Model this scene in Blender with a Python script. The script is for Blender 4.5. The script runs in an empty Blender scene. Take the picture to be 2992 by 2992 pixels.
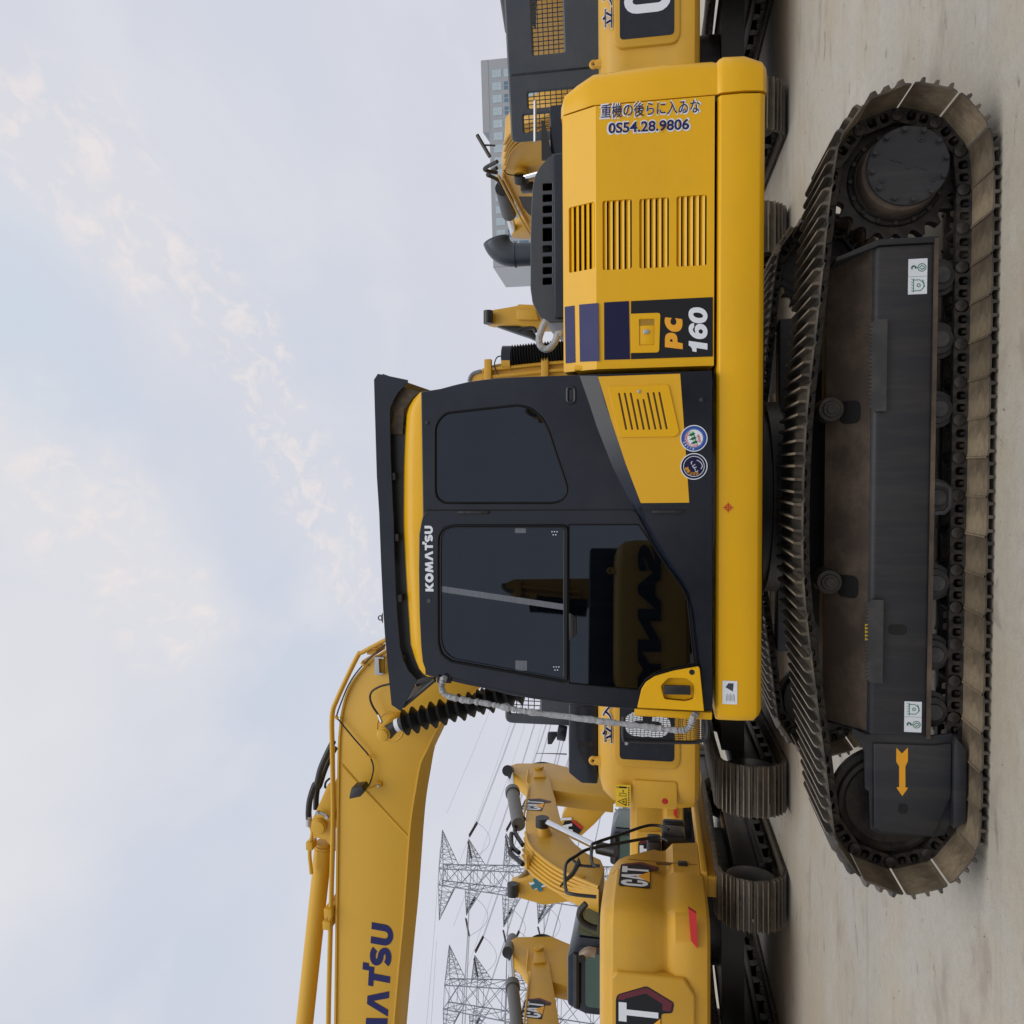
import bpy, bmesh, math, random
from mathutils import Vector, Matrix
random.seed(7)
R = math.radians
C = bpy.context.scene.collection

# ------------------------------------------------------------------ camera
F_PX, PITCH, CAM_H = 2380.0, R(10.22), 1.584      # photo is 2992 px, turned a quarter turn
FWD = Vector((0, math.cos(PITCH), math.sin(PITCH)))
UPV = Vector((0, -math.sin(PITCH), math.cos(PITCH)))
RGT = Vector((1, 0, 0))
CAM = Vector((0, 0, CAM_H))
cd = bpy.data.cameras.new("camera"); cam = bpy.data.objects.new("camera", cd); C.objects.link(cam)
cd.sensor_width = 36; cd.sensor_fit = 'HORIZONTAL'; cd.lens = 36 * F_PX / 2992
cd.clip_start = 0.05; cd.clip_end = 3000
m = Matrix((-UPV, RGT, -FWD)).transposed().to_4x4(); m.translation = CAM
cam.matrix_world = m
bpy.context.scene.camera = cam

# ------------------------------------------------------------------ sky and sun
SUN_EL, SUN_AZ = R(60), R(165)                     # azimuth measured from +Y towards +X
w = bpy.data.worlds.new("World"); bpy.context.scene.world = w; w.use_nodes = True
nt = w.node_tree; nt.nodes.clear()
def N(t, **k):
    n = nt.nodes.new(t)
    for a, b in k.items(): setattr(n, a, b)
    return n
def LK(a, b): nt.links.new(a, b)
def math_n(op, a, b=None, clamp=False):
    n = N('ShaderNodeMath', operation=op, use_clamp=clamp)
    for i, v in enumerate((a, b)):
        if v is None: continue
        if isinstance(v, (int, float)): n.inputs[i].default_value = v
        else: LK(v, n.inputs[i])
    return n.outputs[0]
def mixc(f, a, b):
    n = N('ShaderNodeMix', data_type='RGBA')
    if isinstance(f, (int, float)): n.inputs[0].default_value = f
    else: LK(f, n.inputs[0])
    for i, v in ((6, a), (7, b)):
        if isinstance(v, tuple): n.inputs[i].default_value = v + (1,)
        else: LK(v, n.inputs[i])
    return n.outputs[2]
sky = N('ShaderNodeTexSky', sky_type='NISHITA', sun_disc=False, sun_elevation=SUN_EL, sun_rotation=SUN_AZ)
sky.dust_density = 3.0
tc = N('ShaderNodeTexCoord'); sx = N('ShaderNodeSeparateXYZ'); LK(tc.outputs['Generated'], sx.inputs[0])
den = math_n('ADD', math_n('MAXIMUM', sx.outputs[2], 0.0), 0.16)
px_, py_ = math_n('DIVIDE', sx.outputs[0], den), math_n('DIVIDE', sx.outputs[1], den)
cv = N('ShaderNodeCombineXYZ'); LK(px_, cv.inputs[0]); LK(py_, cv.inputs[1])
def noise(scale, detail, rough, off=0.0, dist=0.0):
    mp = N('ShaderNodeMapping'); LK(cv.outputs[0], mp.inputs[0]); mp.inputs[1].default_value = (off, off * .7, 0)
    mp.inputs[2].default_value = (0, 0, .6); mp.inputs[3].default_value = (1, .6, 1)
    n = N('ShaderNodeTexNoise'); LK(mp.outputs[0], n.inputs['Vector'])
    n.inputs['Scale'].default_value = scale; n.inputs['Detail'].default_value = detail
    n.inputs['Roughness'].default_value = rough; n.inputs['Distortion'].default_value = dist
    return n.outputs[0]
def ramp(v, a, b):
    n = N('ShaderNodeMapRange', interpolation_type='SMOOTHSTEP'); LK(v, n.inputs[0])
    n.inputs[1].default_value = a; n.inputs[2].default_value = b
    return n.outputs[0]
def vmath(op, a, b=None):
    n = N('ShaderNodeVectorMath', operation=op)
    for i, v in enumerate((a, b)):
        if v is None: continue
        if isinstance(v, tuple): n.inputs[i].default_value = v
        else: LK(v, n.inputs[i])
    return n
def seg_mask(a, b, r0, r1):
    """1 near the line a-b across the cloud sheet, 0 beyond r1"""
    d = (b[0] - a[0], b[1] - a[1], 0); L2s = d[0] ** 2 + d[1] ** 2
    pa = vmath('SUBTRACT', wob, (a[0], a[1], 0)).outputs[0]
    t_ = math_n('DIVIDE', vmath('DOT_PRODUCT', pa, d).outputs['Value'], L2s, clamp=True)
    sc = N('ShaderNodeVectorMath', operation='SCALE'); sc.inputs[0].default_value = d; LK(t_, sc.inputs['Scale'])
    dist = vmath('LENGTH', vmath('SUBTRACT', pa, sc.outputs[0]).outputs[0]).outputs['Value']
    return ramp(dist, r1, r0)
nw = N('ShaderNodeTexNoise'); LK(cv.outputs[0], nw.inputs['Vector']); nw.inputs['Scale'].default_value = 5; nw.inputs['Detail'].default_value = 4
wv = N('ShaderNodeVectorMath', operation='SCALE'); LK(vmath('SUBTRACT', nw.outputs['Color'], (.5, .5, .5)).outputs[0], wv.inputs[0]); wv.inputs['Scale'].default_value = .22
wob = vmath('ADD', cv.outputs[0], wv.outputs[0]).outputs[0]
wob = vmath('MULTIPLY', wob, (1, 1, 0)).outputs[0]
thin = ramp(noise(1.1, 5, .55, 3.1), .30, .66)
veil = mixc(thin, (6.25, 6.75, 7.75), (6.85, 7.05, 7.85))          # thin cloud, blue grey to white
veil = mixc(math_n('MULTIPLY', ramp(noise(2.9, 6, .55, 9.4, .4), .42, .74), .75), veil, (7.55, 7.6, 8.1))
blue = seg_mask((.28, .86), (.17, .90), .02, .26)
veil = mixc(math_n('MULTIPLY', blue, .32), veil, (5.6, 7.0, 8.3))
white = math_n('MAXIMUM', seg_mask((.05, .84), (-.16, 1.2), .03, .22), seg_mask((-.45, .8), (-.2, .95), .05, .3))
veil = mixc(math_n('MULTIPLY', white, .6), veil, (8.2, 8.1, 8.3))
band = math_n('MAXIMUM', math_n('MAXIMUM', seg_mask((.50, .95), (.31, 1.36), .0, .19), seg_mask((.31, 1.36), (-.24, 1.90), .0, .2)), math_n('MULTIPLY', seg_mask((.10, .88), (-.2, 1.24), .0, .16), .9))
veil = mixc(math_n('MULTIPLY', band, .35), veil, (7.7, 7.55, 7.8))
puff = math_n('MULTIPLY', ramp(noise(24, 6, .6, 1.7, .5), .46, .68), ramp(band, .1, .75))
veil = mixc(math_n('MULTIPLY', puff, .55), veil, (9.2, 8.3, 7.95))  # warm puffs
low = ramp(sx.outputs[2], .46, .10)                               # even grey-lilac towards the horizon
veil = mixc(math_n('MULTIPLY', low, .8), veil, (6.75, 6.85, 7.6))
skyc = mixc(.955, sky.outputs[0], veil)
bg = N('ShaderNodeBackground'); bg.inputs[1].default_value = .1; LK(skyc, bg.inputs[0])
wo = N('ShaderNodeOutputWorld'); LK(bg.outputs[0], wo.inputs[0])
sl = bpy.data.lights.new("sun", 'SUN'); sl.energy = 1.4; sl.angle = R(50); sl.color = (1, .96, .9)
so = bpy.data.objects.new("sun", sl); C.objects.link(so)
sd = Vector((math.sin(SUN_AZ) * math.cos(SUN_EL), math.cos(SUN_AZ) * math.cos(SUN_EL), math.sin(SUN_EL)))
so.rotation_euler = sd.to_track_quat('Z', 'Y').to_euler(); so.location = (0, 30, 40)
vs = bpy.context.scene.view_settings
vs.view_transform = 'Standard'; vs.look = 'None'; vs.exposure = 0; vs.gamma = 1; vs.use_curve_mapping = False
try: bpy.context.scene.cycles.max_bounces = 6
except Exception: pass

# ------------------------------------------------------------------ materials
MATS = {}
def mat(name, col, rough=.5, metal=0.0, var=.12, vscale=6.0, dirt=None, dirt_amt=.0, dscale=3.0, bump=0.0, bscale=60, coat=0.0, stretch=(1, 1, 1), spec=.5, rsp=.07, orand=0.0):
    if name in MATS: return MATS[name]
    M = bpy.data.materials.new(name); M.use_nodes = True; t = M.node_tree; b = t.nodes['Principled BSDF']
    tcn = t.nodes.new('ShaderNodeTexCoord'); mp = t.nodes.new('ShaderNodeMapping'); t.links.new(tcn.outputs['Object'], mp.inputs[0])
    mp.inputs[3].default_value = stretch
    n = t.nodes.new('ShaderNodeTexNoise'); n.inputs['Scale'].default_value = vscale; n.inputs['Detail'].default_value = 6; n.inputs['Roughness'].default_value = .6
    t.links.new(mp.outputs[0], n.inputs['Vector'])
    def mx(f, a, bb):
        q = t.nodes.new('ShaderNodeMix'); q.data_type = 'RGBA'
        t.links.new(f, q.inputs[0])
        for i, v in ((6, a), (7, bb)):
            if isinstance(v, tuple): q.inputs[i].default_value = v + (1,)
            else: t.links.new(v, q.inputs[i])
        return q.outputs[2]
    lo = tuple(c * (1 - var) for c in col); hi = tuple(min(1, c * (1 + var)) for c in col)
    c = mx(n.outputs[0], lo, hi)
    if dirt:
        n2 = t.nodes.new('ShaderNodeTexNoise'); n2.inputs['Scale'].default_value = dscale; n2.inputs['Detail'].default_value = 8; n2.inputs['Roughness'].default_value = .7
        t.links.new(mp.outputs[0], n2.inputs['Vector'])
        r = t.nodes.new('ShaderNodeMapRange'); r.inputs[1].default_value = .45; r.inputs[2].default_value = .7; r.inputs[4].default_value = dirt_amt
        t.links.new(n2.outputs[0], r.inputs[0]); c = mx(r.outputs[0], c, dirt)
    if orand:
        oi = t.nodes.new('ShaderNodeObjectInfo'); mr = t.nodes.new('ShaderNodeMapRange'); mr.inputs[3].default_value = 1 - orand; mr.inputs[4].default_value = 1 + orand * .6
        t.links.new(oi.outputs['Random'], mr.inputs[0]); vm = t.nodes.new('ShaderNodeVectorMath'); vm.operation = 'SCALE'
        t.links.new(c, vm.inputs[0]); t.links.new(mr.outputs[0], vm.inputs['Scale']); c = vm.outputs[0]
    t.links.new(c, b.inputs['Base Color'])
    rr = t.nodes.new('ShaderNodeMapRange'); rr.inputs[3].default_value = max(0, rough - rsp); rr.inputs[4].default_value = rough + rsp * 1.3
    t.links.new(n.outputs[0], rr.inputs[0]); t.links.new(rr.outputs[0], b.inputs['Roughness'])
    b.inputs['Metallic'].default_value = metal; b.inputs['Coat Weight'].default_value = coat; b.inputs['Coat Roughness'].default_value = .12
    b.inputs['Specular IOR Level'].default_value = spec
    if bump:
        n3 = t.nodes.new('ShaderNodeTexNoise'); n3.inputs['Scale'].default_value = bscale; n3.inputs['Detail'].default_value = 5
        t.links.new(tcn.outputs['Object'], n3.inputs['Vector'])
        bp = t.nodes.new('ShaderNodeBump'); bp.inputs['Strength'].default_value = bump; bp.inputs['Distance'].default_value = .01
        t.links.new(n3.outputs[0], bp.inputs['Height']); t.links.new(bp.outputs[0], b.inputs['Normal'])
    MATS[name] = M; return M
YEL = mat('yellow_paint', (.77, .415, .005), .31, var=.07, vscale=1.5, dirt=(.58, .33, .02), dirt_amt=.25, dscale=2.2, coat=.03, stretch=(1, 1, 1.6), spec=.35)
YELB = mat('boom_yellow_paint', (.62, .35, .022), .42, var=.06, vscale=2, dirt=(.47, .28, .04), dirt_amt=.2, dscale=2, bump=.04, bscale=120)
TAN = mat('tan_yellow_paint', (.60, .33, .028), .42, var=.07, vscale=1.2, dirt=(.46, .28, .06), dirt_amt=.4, dscale=2.2, coat=.03, spec=.4)
CHAR = mat('charcoal_paint', (.008, .0115, .0205), .2, var=.15, vscale=3, dirt=(.035, .04, .05), dirt_amt=.25, dscale=2.5, coat=.0, spec=.42)
BLK = mat('black_paint', (.012, .012, .014), .4, var=.2, vscale=5, dirt=(.05, .045, .04), dirt_amt=.3)
GREYP = mat('grey_plastic', (.04, .05, .065), .38, var=.12, vscale=3, dirt=(.1, .1, .1), dirt_amt=.2)
SEAL = mat('window_rubber', (.003, .003, .0035), .5, var=.1, spec=.2)
DARK = mat('dark_recess', (.006, .006, .006), .8, var=.1)
RUB = mat('rubber', (.007, .007, .008), .45, var=.25, vscale=14, dirt=(.04, .038, .036), dirt_amt=.2, bump=.2, bscale=70)
FRAME = mat('track_frame_paint', (.017, .019, .025), .45, var=.3, vscale=5, dirt=(.07, .06, .05), dirt_amt=.4, dscale=3.5, bump=.06, bscale=90, stretch=(3, 1, .3))
STEPM = mat('step_plate_paint', (.035, .037, .042), .4, var=.2, vscale=6, dirt=(.1, .09, .075), dirt_amt=.5, dscale=6)
ROLL = mat('roller_paint', (.045, .046, .05), .45, var=.3, vscale=9, dirt=(.13, .12, .11), dirt_amt=.5, dscale=12)
MUD = mat('dusty_frame_paint', (.06, .042, .03), .75, var=.3, vscale=4, dirt=(.17, .125, .085), dirt_amt=.75, dscale=2.6, bump=.15, stretch=(1, 1, 1))
STEEL = mat('track_steel', (.022, .02, .019), .5, metal=.15, var=.35, vscale=9, dirt=(.10, .08, .058), dirt_amt=.5, dscale=6, bump=.18, bscale=50)
SHOE = mat('track_shoe_steel', (.13, .10, .066), .55, metal=.05, var=.35, vscale=5, dirt=(.33, .26, .17), dirt_amt=.95, dscale=3.5, bump=.2, bscale=60, orand=.35)
LINK = mat('track_link_steel', (.017, .016, .0155), .5, metal=.2, var=.4, vscale=12, dirt=(.11, .085, .065), dirt_amt=.55, dscale=9, bump=.2, bscale=60)
GLASS = mat('tinted_glass', (.0012, .0016, .0028), .012, var=.02, vscale=2, dirt=(.006, .007, .009), dirt_amt=.3, dscale=4, stretch=(9, 1, .8), spec=.66, rsp=.008)
GLASS.node_tree.nodes['Principled BSDF'].inputs['Specular Tint'].default_value = (.74, .85, 1, 1)
NAVY = mat('navy_vinyl', (.016, .018, .10), .4, var=.05, spec=.25)
NAVYD = mat('dark_navy_vinyl', (.009, .009, .05), .4, var=.05, spec=.25)
BLKV = mat('black_vinyl', (.009, .010, .013), .4, var=.08, spec=.3)
WHT = mat('white_vinyl', (.72, .76, .82), .4, var=.03)
ORG = mat('orange_vinyl', (.8, .36, .015), .4, var=.04)
REDV = mat('red_vinyl', (.55, .02, .02), .35, var=.05)
DRED = mat('dark_red_vinyl', (.11, .008, .02), .35, var=.05)
GRNV = mat('green_vinyl', (.04, .3, .12), .4, var=.05)
DGRN = mat('dark_green_vinyl', (.012, .1, .045), .4, var=.05)
BLUV = mat('blue_vinyl', (.015, .07, .33), .4, var=.05)
TEAL = mat('teal_vinyl', (.03, .16, .2), .4, var=.05)
YELV = mat('yellow_vinyl', (.75, .5, .02), .4, var=.05)
CHROME = mat('chrome_rod', (.75, .76, .78), .12, metal=1, var=.05)
ZINC = mat('zinc_plating', (.45, .46, .48), .35, metal=.9, var=.15)
FOAM = mat('bubble_wrap', (.33, .34, .36), .3, var=.25, vscale=30, dirt=(.3, .3, .3), dirt_amt=.4, dscale=20, bump=.9, bscale=38)
PALEB = mat('scratched_pale_film', (.12, .135, .155), .35, var=.4, vscale=6, stretch=(1, 1, 9))
GREENG = mat('green_glass', (.05, .1, .08), .05, var=.2, vscale=2)
CONC1 = mat('far_wall_grey', (.34, .36, .39), .7, var=.05, vscale=.2)
CONC2 = mat('far_wall_light', (.50, .53, .56), .7, var=.05, vscale=.2)
WING = mat('far_window_glass', (.12, .2, .28), .08, var=.4, vscale=.15)
GALV = mat('galvanised_lattice', (.24, .27, .31), .5, metal=.3, var=.1)
WIRE = mat('cable_aluminium', (.30, .32, .36), .5, metal=.4, var=.05)
LEAF = mat('leaf_green', (.06, .085, .035), .6, var=.5, vscale=2)
BARK = mat('bark', (.09, .07, .05), .9, var=.3, bump=.4)

# ground
G = bpy.data.materials.new('yard_concrete'); G.use_nodes = True; t = G.node_tree; b = t.nodes['Principled BSDF']
tcn = t.nodes.new('ShaderNodeTexCoord')
def gn(scale, stretch, det=6, ro=.6, off=(0, 0, 0), dist=0.0):
    mp = t.nodes.new('ShaderNodeMapping'); t.links.new(tcn.outputs['Object'], mp.inputs[0]); mp.inputs[3].default_value = stretch; mp.inputs[1].default_value = off
    mp.inputs[2].default_value = (0, 0, R(3))
    n = t.nodes.new('ShaderNodeTexNoise'); n.inputs['Scale'].default_value = scale; n.inputs['Detail'].default_value = det; n.inputs['Roughness'].default_value = ro
    n.inputs['Distortion'].default_value = dist
    t.links.new(mp.outputs[0], n.inputs['Vector']); return n.outputs[0]
def gm(f, a, bb):
    q = t.nodes.new('ShaderNodeMix'); q.data_type = 'RGBA'; t.links.new(f, q.inputs[0])
    for i, v in ((6, a), (7, bb)):
        if isinstance(v, tuple): q.inputs[i].default_value = v + (1,)
        else: t.links.new(v, q.inputs[i])
    return q.outputs[2]
def gr(v, a, bb, hi=1.0):
    r = t.nodes.new('ShaderNodeMapRange'); r.interpolation_type = 'SMOOTHSTEP'; r.inputs[1].default_value = a; r.inputs[2].default_value = bb; r.inputs[4].default_value = hi
    t.links.new(v, r.inputs[0]); return r.outputs[0]
c = gm(gr(gn(.5, (1, 1, 1), 5), .35, .65), (.43, .37, .27), (.44, .42, .365))
c = gm(gr(gn(1.3, (.8, 1.2, 1), 8, .65, (3, 1, 0)), .5, .72, .7), c, (.50, .475, .42))
c = gm(gr(gn(2.0, (.7, 1.3, 1), 9, .6, (7, 4, 0), .3), .54, .70, .7), c, (.27, .225, .175))
c = gm(gr(gn(3.8, (.7, 1.4, 1), 8, .6, (1, 9, 0), .6), .62, .70, .8), c, (.17, .155, .135))
c = gm(gr(gn(.9, (.08, 5, 1), 8, .5, (5, 2, 0)), .6, .7, .3), c, (.27, .235, .19))
c = gm(gr(gn(14, (1, 1, 1), 8, .75), .42, .66, .4), c, (.31, .28, .235))
c = gm(gr(gn(90, (1, 1, 1), 4, .7), .4, .7, .5), c, (.30, .28, .25))
c = gm(gr(gn(26, (1, 1, 1), 2, .5, (2, 3, 0)), .76, .8, .8), c, (.12, .11, .10))
t.links.new(c, b.inputs['Base Color']); b.inputs['Roughness'].default_value = .75
bp = t.nodes.new('ShaderNodeBump'); bp.inputs['Strength'].default_value = .35; bp.inputs['Distance'].default_value = .01
t.links.new(gn(45, (1, 1, 1), 6, .7), bp.inputs['Height']); t.links.new(bp.outputs[0], b.inputs['Normal'])

# ------------------------------------------------------------------ building helpers
def tag(o, label=None, cat=None, group=None, kind=None):
    for k, v in (('label', label), ('category', cat), ('group', group), ('kind', kind)):
        if v: o[k] = v
    return o
def empty(name, loc=(0, 0, 0), rz=0.0):
    o = bpy.data.objects.new(name, None); o.location = loc; o.rotation_euler = (0, 0, rz); o.empty_display_size = .3
    C.objects.link(o); return o
def link_mesh(name, me, mt, parent=None, label=None, smooth=R(32)):
    me.materials.clear(); me.materials.append(mt); me.name = name
    if smooth:
        me.polygons.foreach_set('use_smooth', [True] * len(me.polygons)); me.set_sharp_from_angle(angle=smooth)
    o = bpy.data.objects.new(name, me); C.objects.link(o)
    if parent is not None: o.parent = parent
    if label: o['label'] = label
    return o
def copy_obj(o, parent):
    c = o.copy(); C.objects.link(c); c.parent = parent; return c
def copy_tree(o, parent=None):
    c = o.copy(); C.objects.link(c)
    if parent is not None: c.parent = parent
    for ch in list(o.children): copy_tree(ch, c)
    return c
class MB:
    def __init__(s): s.v = []; s.f = []
    def add(s, vs, fs):
        k = len(s.v); s.v += [tuple(p) for p in vs]; s.f += [tuple(i + k for i in f) for f in fs]; return s
    def box(s, x0, x1, y0, y1, z0, z1, M=None):
        p = [Vector((x, y, z)) for z in (z0, z1) for y in (y0, y1) for x in (x0, x1)]
        if M is not None: p = [M @ q for q in p]
        return s.add(p, [(0, 2, 3, 1), (4, 5, 7, 6), (0, 1, 5, 4), (2, 6, 7, 3), (0, 4, 6, 2), (1, 3, 7, 5)])
    def prism(s, pts, a0, a1, axis='y'):
        n = len(pts)
        def P(p, a): return {'y': (p[0], a, p[1]), 'x': (a, p[0], p[1]), 'z': (p[0], p[1], a)}[axis]
        return s.add([P(p, a0) for p in pts] + [P(p, a1) for p in pts],
                     [tuple(range(n)), tuple(range(2 * n - 1, n - 1, -1))] + [(i, i + n, (i + 1) % n + n, (i + 1) % n) for i in range(n)])
    def rings(s, rings, cap=True, closed=False):
        n = len(rings[0]); k = len(rings); f = []
        for j in range(k if closed else k - 1):
            a, b2 = j * n, ((j + 1) % k) * n
            f += [(a + i, a + (i + 1) % n, b2 + (i + 1) % n, b2 + i) for i in range(n)]
        if cap and not closed: f += [tuple(range(n - 1, -1, -1)), tuple((k - 1) * n + i for i in range(n))]
        return s.add([p for r in rings for p in r], f)
    def tube(s, pts, r, n=10, cap=True):
        pts = [Vector(p) for p in pts]; rr = r if isinstance(r, (list, tuple)) else [r] * len(pts)
        t0 = (pts[1] - pts[0]).normalized(); up = Vector((0, 0, 1)) if abs(t0.z) < .9 else Vector((1, 0, 0))
        u = t0.cross(up).normalized(); out = []
        for i, p in enumerate(pts):
            a = pts[max(0, i - 1)]; b2 = pts[min(len(pts) - 1, i + 1)]; tt = (b2 - a)
            tt = tt.normalized() if tt.length > 1e-9 else t0
            u = (u - tt * u.dot(tt)); u = u.normalized() if u.length > 1e-6 else tt.orthogonal().normalized()
            v = tt.cross(u)
            out.append([p + (u * math.cos(2 * math.pi * q / n) + v * math.sin(2 * math.pi * q / n)) * rr[i] for q in range(n)])
        return s.rings(out, cap)
    def cyl(s, p0, p1, r, n=24): return s.tube([p0, p1], r, n)
    def build(s, name, mt, parent=None, bevel=0.0, label=None, smooth=R(32), seg=2):
        bm = bmesh.new(); vs_ = [bm.verts.new(p) for p in s.v]
        for f in s.f:
            try: bm.faces.new([vs_[i] for i in f])
            except ValueError: pass
        bmesh.ops.recalc_face_normals(bm, faces=bm.faces)
        if bevel:
            ed = [e for e in bm.edges if len(e.link_faces) == 2 and e.calc_face_angle(0) > R(28)]
            bmesh.ops.bevel(bm, geom=ed, offset=bevel, segments=seg, affect='EDGES', profile=.5, clamp_overlap=True)
        me = bpy.data.meshes.new(name); bm.to_mesh(me); bm.free()
        return link_mesh(name, me, mt, parent, label, smooth)
def rnd(pts, r, n=4):
    out = []; k = len(pts)
    for i in range(k):
        p = Vector(pts[i]); a = Vector(pts[i - 1]) - p; b2 = Vector(pts[(i + 1) % k]) - p
        rr = r[i] if isinstance(r, (list, tuple)) else r
        d = min(rr, a.length * .48, b2.length * .48)
        if d < 1e-5: out.append(tuple(p)); continue
        p0 = p + a.normalized() * d; p1 = p + b2.normalized() * d
        for j in range(n + 1):
            q = j / n; out.append(tuple(p0 * (1 - q) ** 2 + p * 2 * q * (1 - q) + p1 * q * q))
    return out
def circ(cx, cz, r, n=28, r2=None): return [(cx + r * math.cos(2 * math.pi * i / n), cz + (r2 or r) * math.sin(2 * math.pi * i / n)) for i in range(n)]
def smooth_path(pts, k=6):
    P = [Vector(p) for p in pts]; out = []
    for i in range(len(P) - 1):
        a = P[max(0, i - 1)]; b2 = P[i]; c2 = P[i + 1]; d = P[min(len(P) - 1, i + 2)]
        for j in range(k):
            q = j / k
            out.append(.5 * ((2 * b2) + (c2 - a) * q + (2 * a - 5 * b2 + 4 * c2 - d) * q * q + (3 * b2 - a - 3 * c2 + d) * q ** 3))
    out.append(P[-1]); return out
def flat_mesh(loops, thick, bev=0.0):
    """filled 2-D outline with holes, extruded: the outline lies in xy, thickness along z from 0 to thick"""
    cu = bpy.data.curves.new('outline', 'CURVE'); cu.dimensions = '2D'; cu.fill_mode = 'BOTH'; cu.extrude = thick / 2 - bev; cu.bevel_depth = bev; cu.bevel_resolution = 1
    if bev: cu.offset = -bev
    for lp in loops:
        sp = cu.splines.new('POLY'); sp.points.add(len(lp) - 1)
        for q, p in zip(sp.points, lp): q.co = (p[0], p[1], 0, 1)
        sp.use_cyclic_u = True
    o = bpy.data.objects.new('outline', cu); me = bpy.data.meshes.new_from_object(o)
    bpy.data.objects.remove(o); bpy.data.curves.remove(cu)
    for v in me.vertices: v.co.z += thick / 2
    return me
FRONT = lambda y: Matrix(((1, 0, 0, 0), (0, 0, -1, y), (0, 1, 0, 0), (0, 0, 0, 1)))     # outline xy -> local x,z, thickness towards -y
def plate(name, loops, y, thick, mt, parent, bev=0.0, label=None, M=None):
    me = flat_mesh(loops, thick, bev); me.transform(M if M is not None else FRONT(y))
    return link_mesh(name, me, mt, parent, label)
def text_mesh(s, size=1.0, offset=0.0, thick=.002, spacing=1.0, shear=0.0):
    cu = bpy.data.curves.new('lettering', 'FONT'); cu.body = s; cu.size = size; cu.offset = offset; cu.extrude = thick / 2; cu.space_character = spacing; cu.shear = shear
    cu.resolution_u = 4
    o = bpy.data.objects.new('lettering', cu); me = bpy.data.meshes.new_from_object(o)
    bpy.data.objects.remove(o); bpy.data.curves.remove(cu); return me
def fit(me, x0, z0, w_, h_):
    xs = [v.co.x for v in me.vertices]; ys = [v.co.y for v in me.vertices]
    if not xs: return me
    sx_ = w_ / (max(xs) - min(xs)); sy_ = h_ / (max(ys) - min(ys)); a, b2 = min(xs), min(ys)
    for v in me.vertices: v.co.x = x0 + (v.co.x - a) * sx_; v.co.y = z0 + (v.co.y - b2) * sy_
    return me
def text(name, s, x0, z0, w_, h_, y, mt, parent, offset=0.0, thick=.002, ang=0.0, M=None, spacing=1.0, shear=0.0, label=None):
    me = fit(text_mesh(s, 1.0, offset, 1.0, spacing, shear), 0, 0, w_, h_)
    zs = [v.co.z for v in me.vertices]
    if not zs: return None
    lo = min(zs)
    for v in me.vertices: v.co.z = (v.co.z - lo) * thick
    T = Matrix.Translation((x0, z0, 0)) @ Matrix.Rotation(ang, 4, 'Z')
    me.transform((M if M is not None else FRONT(y)) @ T)
    return link_mesh(name, me, mt, parent, label, smooth=0)
# heavy block letters as outlines in a unit box (width, loops)
def arc(cx, cy, rx, ry, a0, a1, n=8): return [(cx + rx * math.cos(R(a0 + (a1 - a0) * i / n)), cy + ry * math.sin(R(a0 + (a1 - a0) * i / n))) for i in range(n + 1)]
def s_shape(wd, tk):
    # an S as a thick band round two bowls
    r = .5 * wd; ctr = []
    ctr += arc(r, .72, r - tk / 2, .28 - tk / 2, 20, 180, 8) + arc(r, .72, r - tk / 2, .22 - tk * .0, 180, 270, 5)[1:-1]
    ctr += [(r, .5)] + arc(r, .28, r - tk / 2, .22, 90, 0, 5)[1:] + arc(r, .28, r - tk / 2, .28 - tk / 2, 0, -160, 8)[1:]
    L, Rr = [], []
    for i, p in enumerate(ctr):
        a = Vector(ctr[max(0, i - 1)]); b2 = Vector(ctr[min(len(ctr) - 1, i + 1)]); d = (b2 - a).normalized(); n = Vector((-d.y, d.x)) * tk / 2
        L.append(tuple(Vector(p) + n)); Rr.append(tuple(Vector(p) - n))
    return L + Rr[::-1]
GLY = {
 'K': (.95, [[(0, 0), (.3, 0), (.3, .36), (.62, 0), (1.0, 0), (.56, .5), (1.0, 1), (.62, 1), (.3, .64), (.3, 1), (0, 1)]]),
 'O': (1.06, [arc(.53, .5, .53, .52, 0, 354, 36), arc(.53, .5, .2, .21, 0, 348, 24)]),
 'M': (1.25, [[(0, 0), (.28, 0), (.36, .5), (.52, .05), (.73, .05), (.89, .5), (.97, 0), (1.25, 0), (1.08, 1), (.8, 1), (.625, .5), (.45, 1), (.17, 1)]]),
 'A': (1.12, [[(0, 0), (.3, 0), (.56, .72), (.82, 0), (1.12, 0), (.74, 1), (.38, 1)]]),
 'T': (.85, [[(.28, 0), (.57, 0), (.57, .76), (.85, .76), (.85, 1.02), (.98, 1.02), (.98, 1.3), (.66, 1.3), (.66, 1.0), (0, 1.0), (0, .76), (.28, .76)]]),
 'S': (.86, [s_shape(.86, .27)]),
 'U': (.92, [[(0, 1), (0, .38)] + arc(.46, .38, .46, .4, 180, 360, 12) + [(.92, 1), (.62, 1), (.62, .38)] + arc(.46, .38, .16, .16, 360, 180, 8) + [(.3, 1)]]),
 'C': (.62, [arc(.31, .72, .31, .28, 0, 180, 8) + arc(.31, .28, .31, .28, 180, 360, 8) + [(.62, .4), (.4, .4), (.4, .26)] + arc(.31, .26, .09, .08, 0, -180, 4)[1:] + arc(.31, .74, .09, .08, 180, 0, 4) + [(.4, .6), (.62, .6)]]),
 'a': (.7, [[(0, 0), (.2, 0), (.25, .24), (.45, .24), (.5, 0), (.7, 0), (.47, 1), (.23, 1)], [(.29, .42), (.35, .74), (.41, .42)]]),
 't': (.66, [[(.23, 0), (.43, 0), (.43, .8), (.66, .8), (.66, 1), (0, 1), (0, .8), (.23, .8)]]),
}
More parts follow.
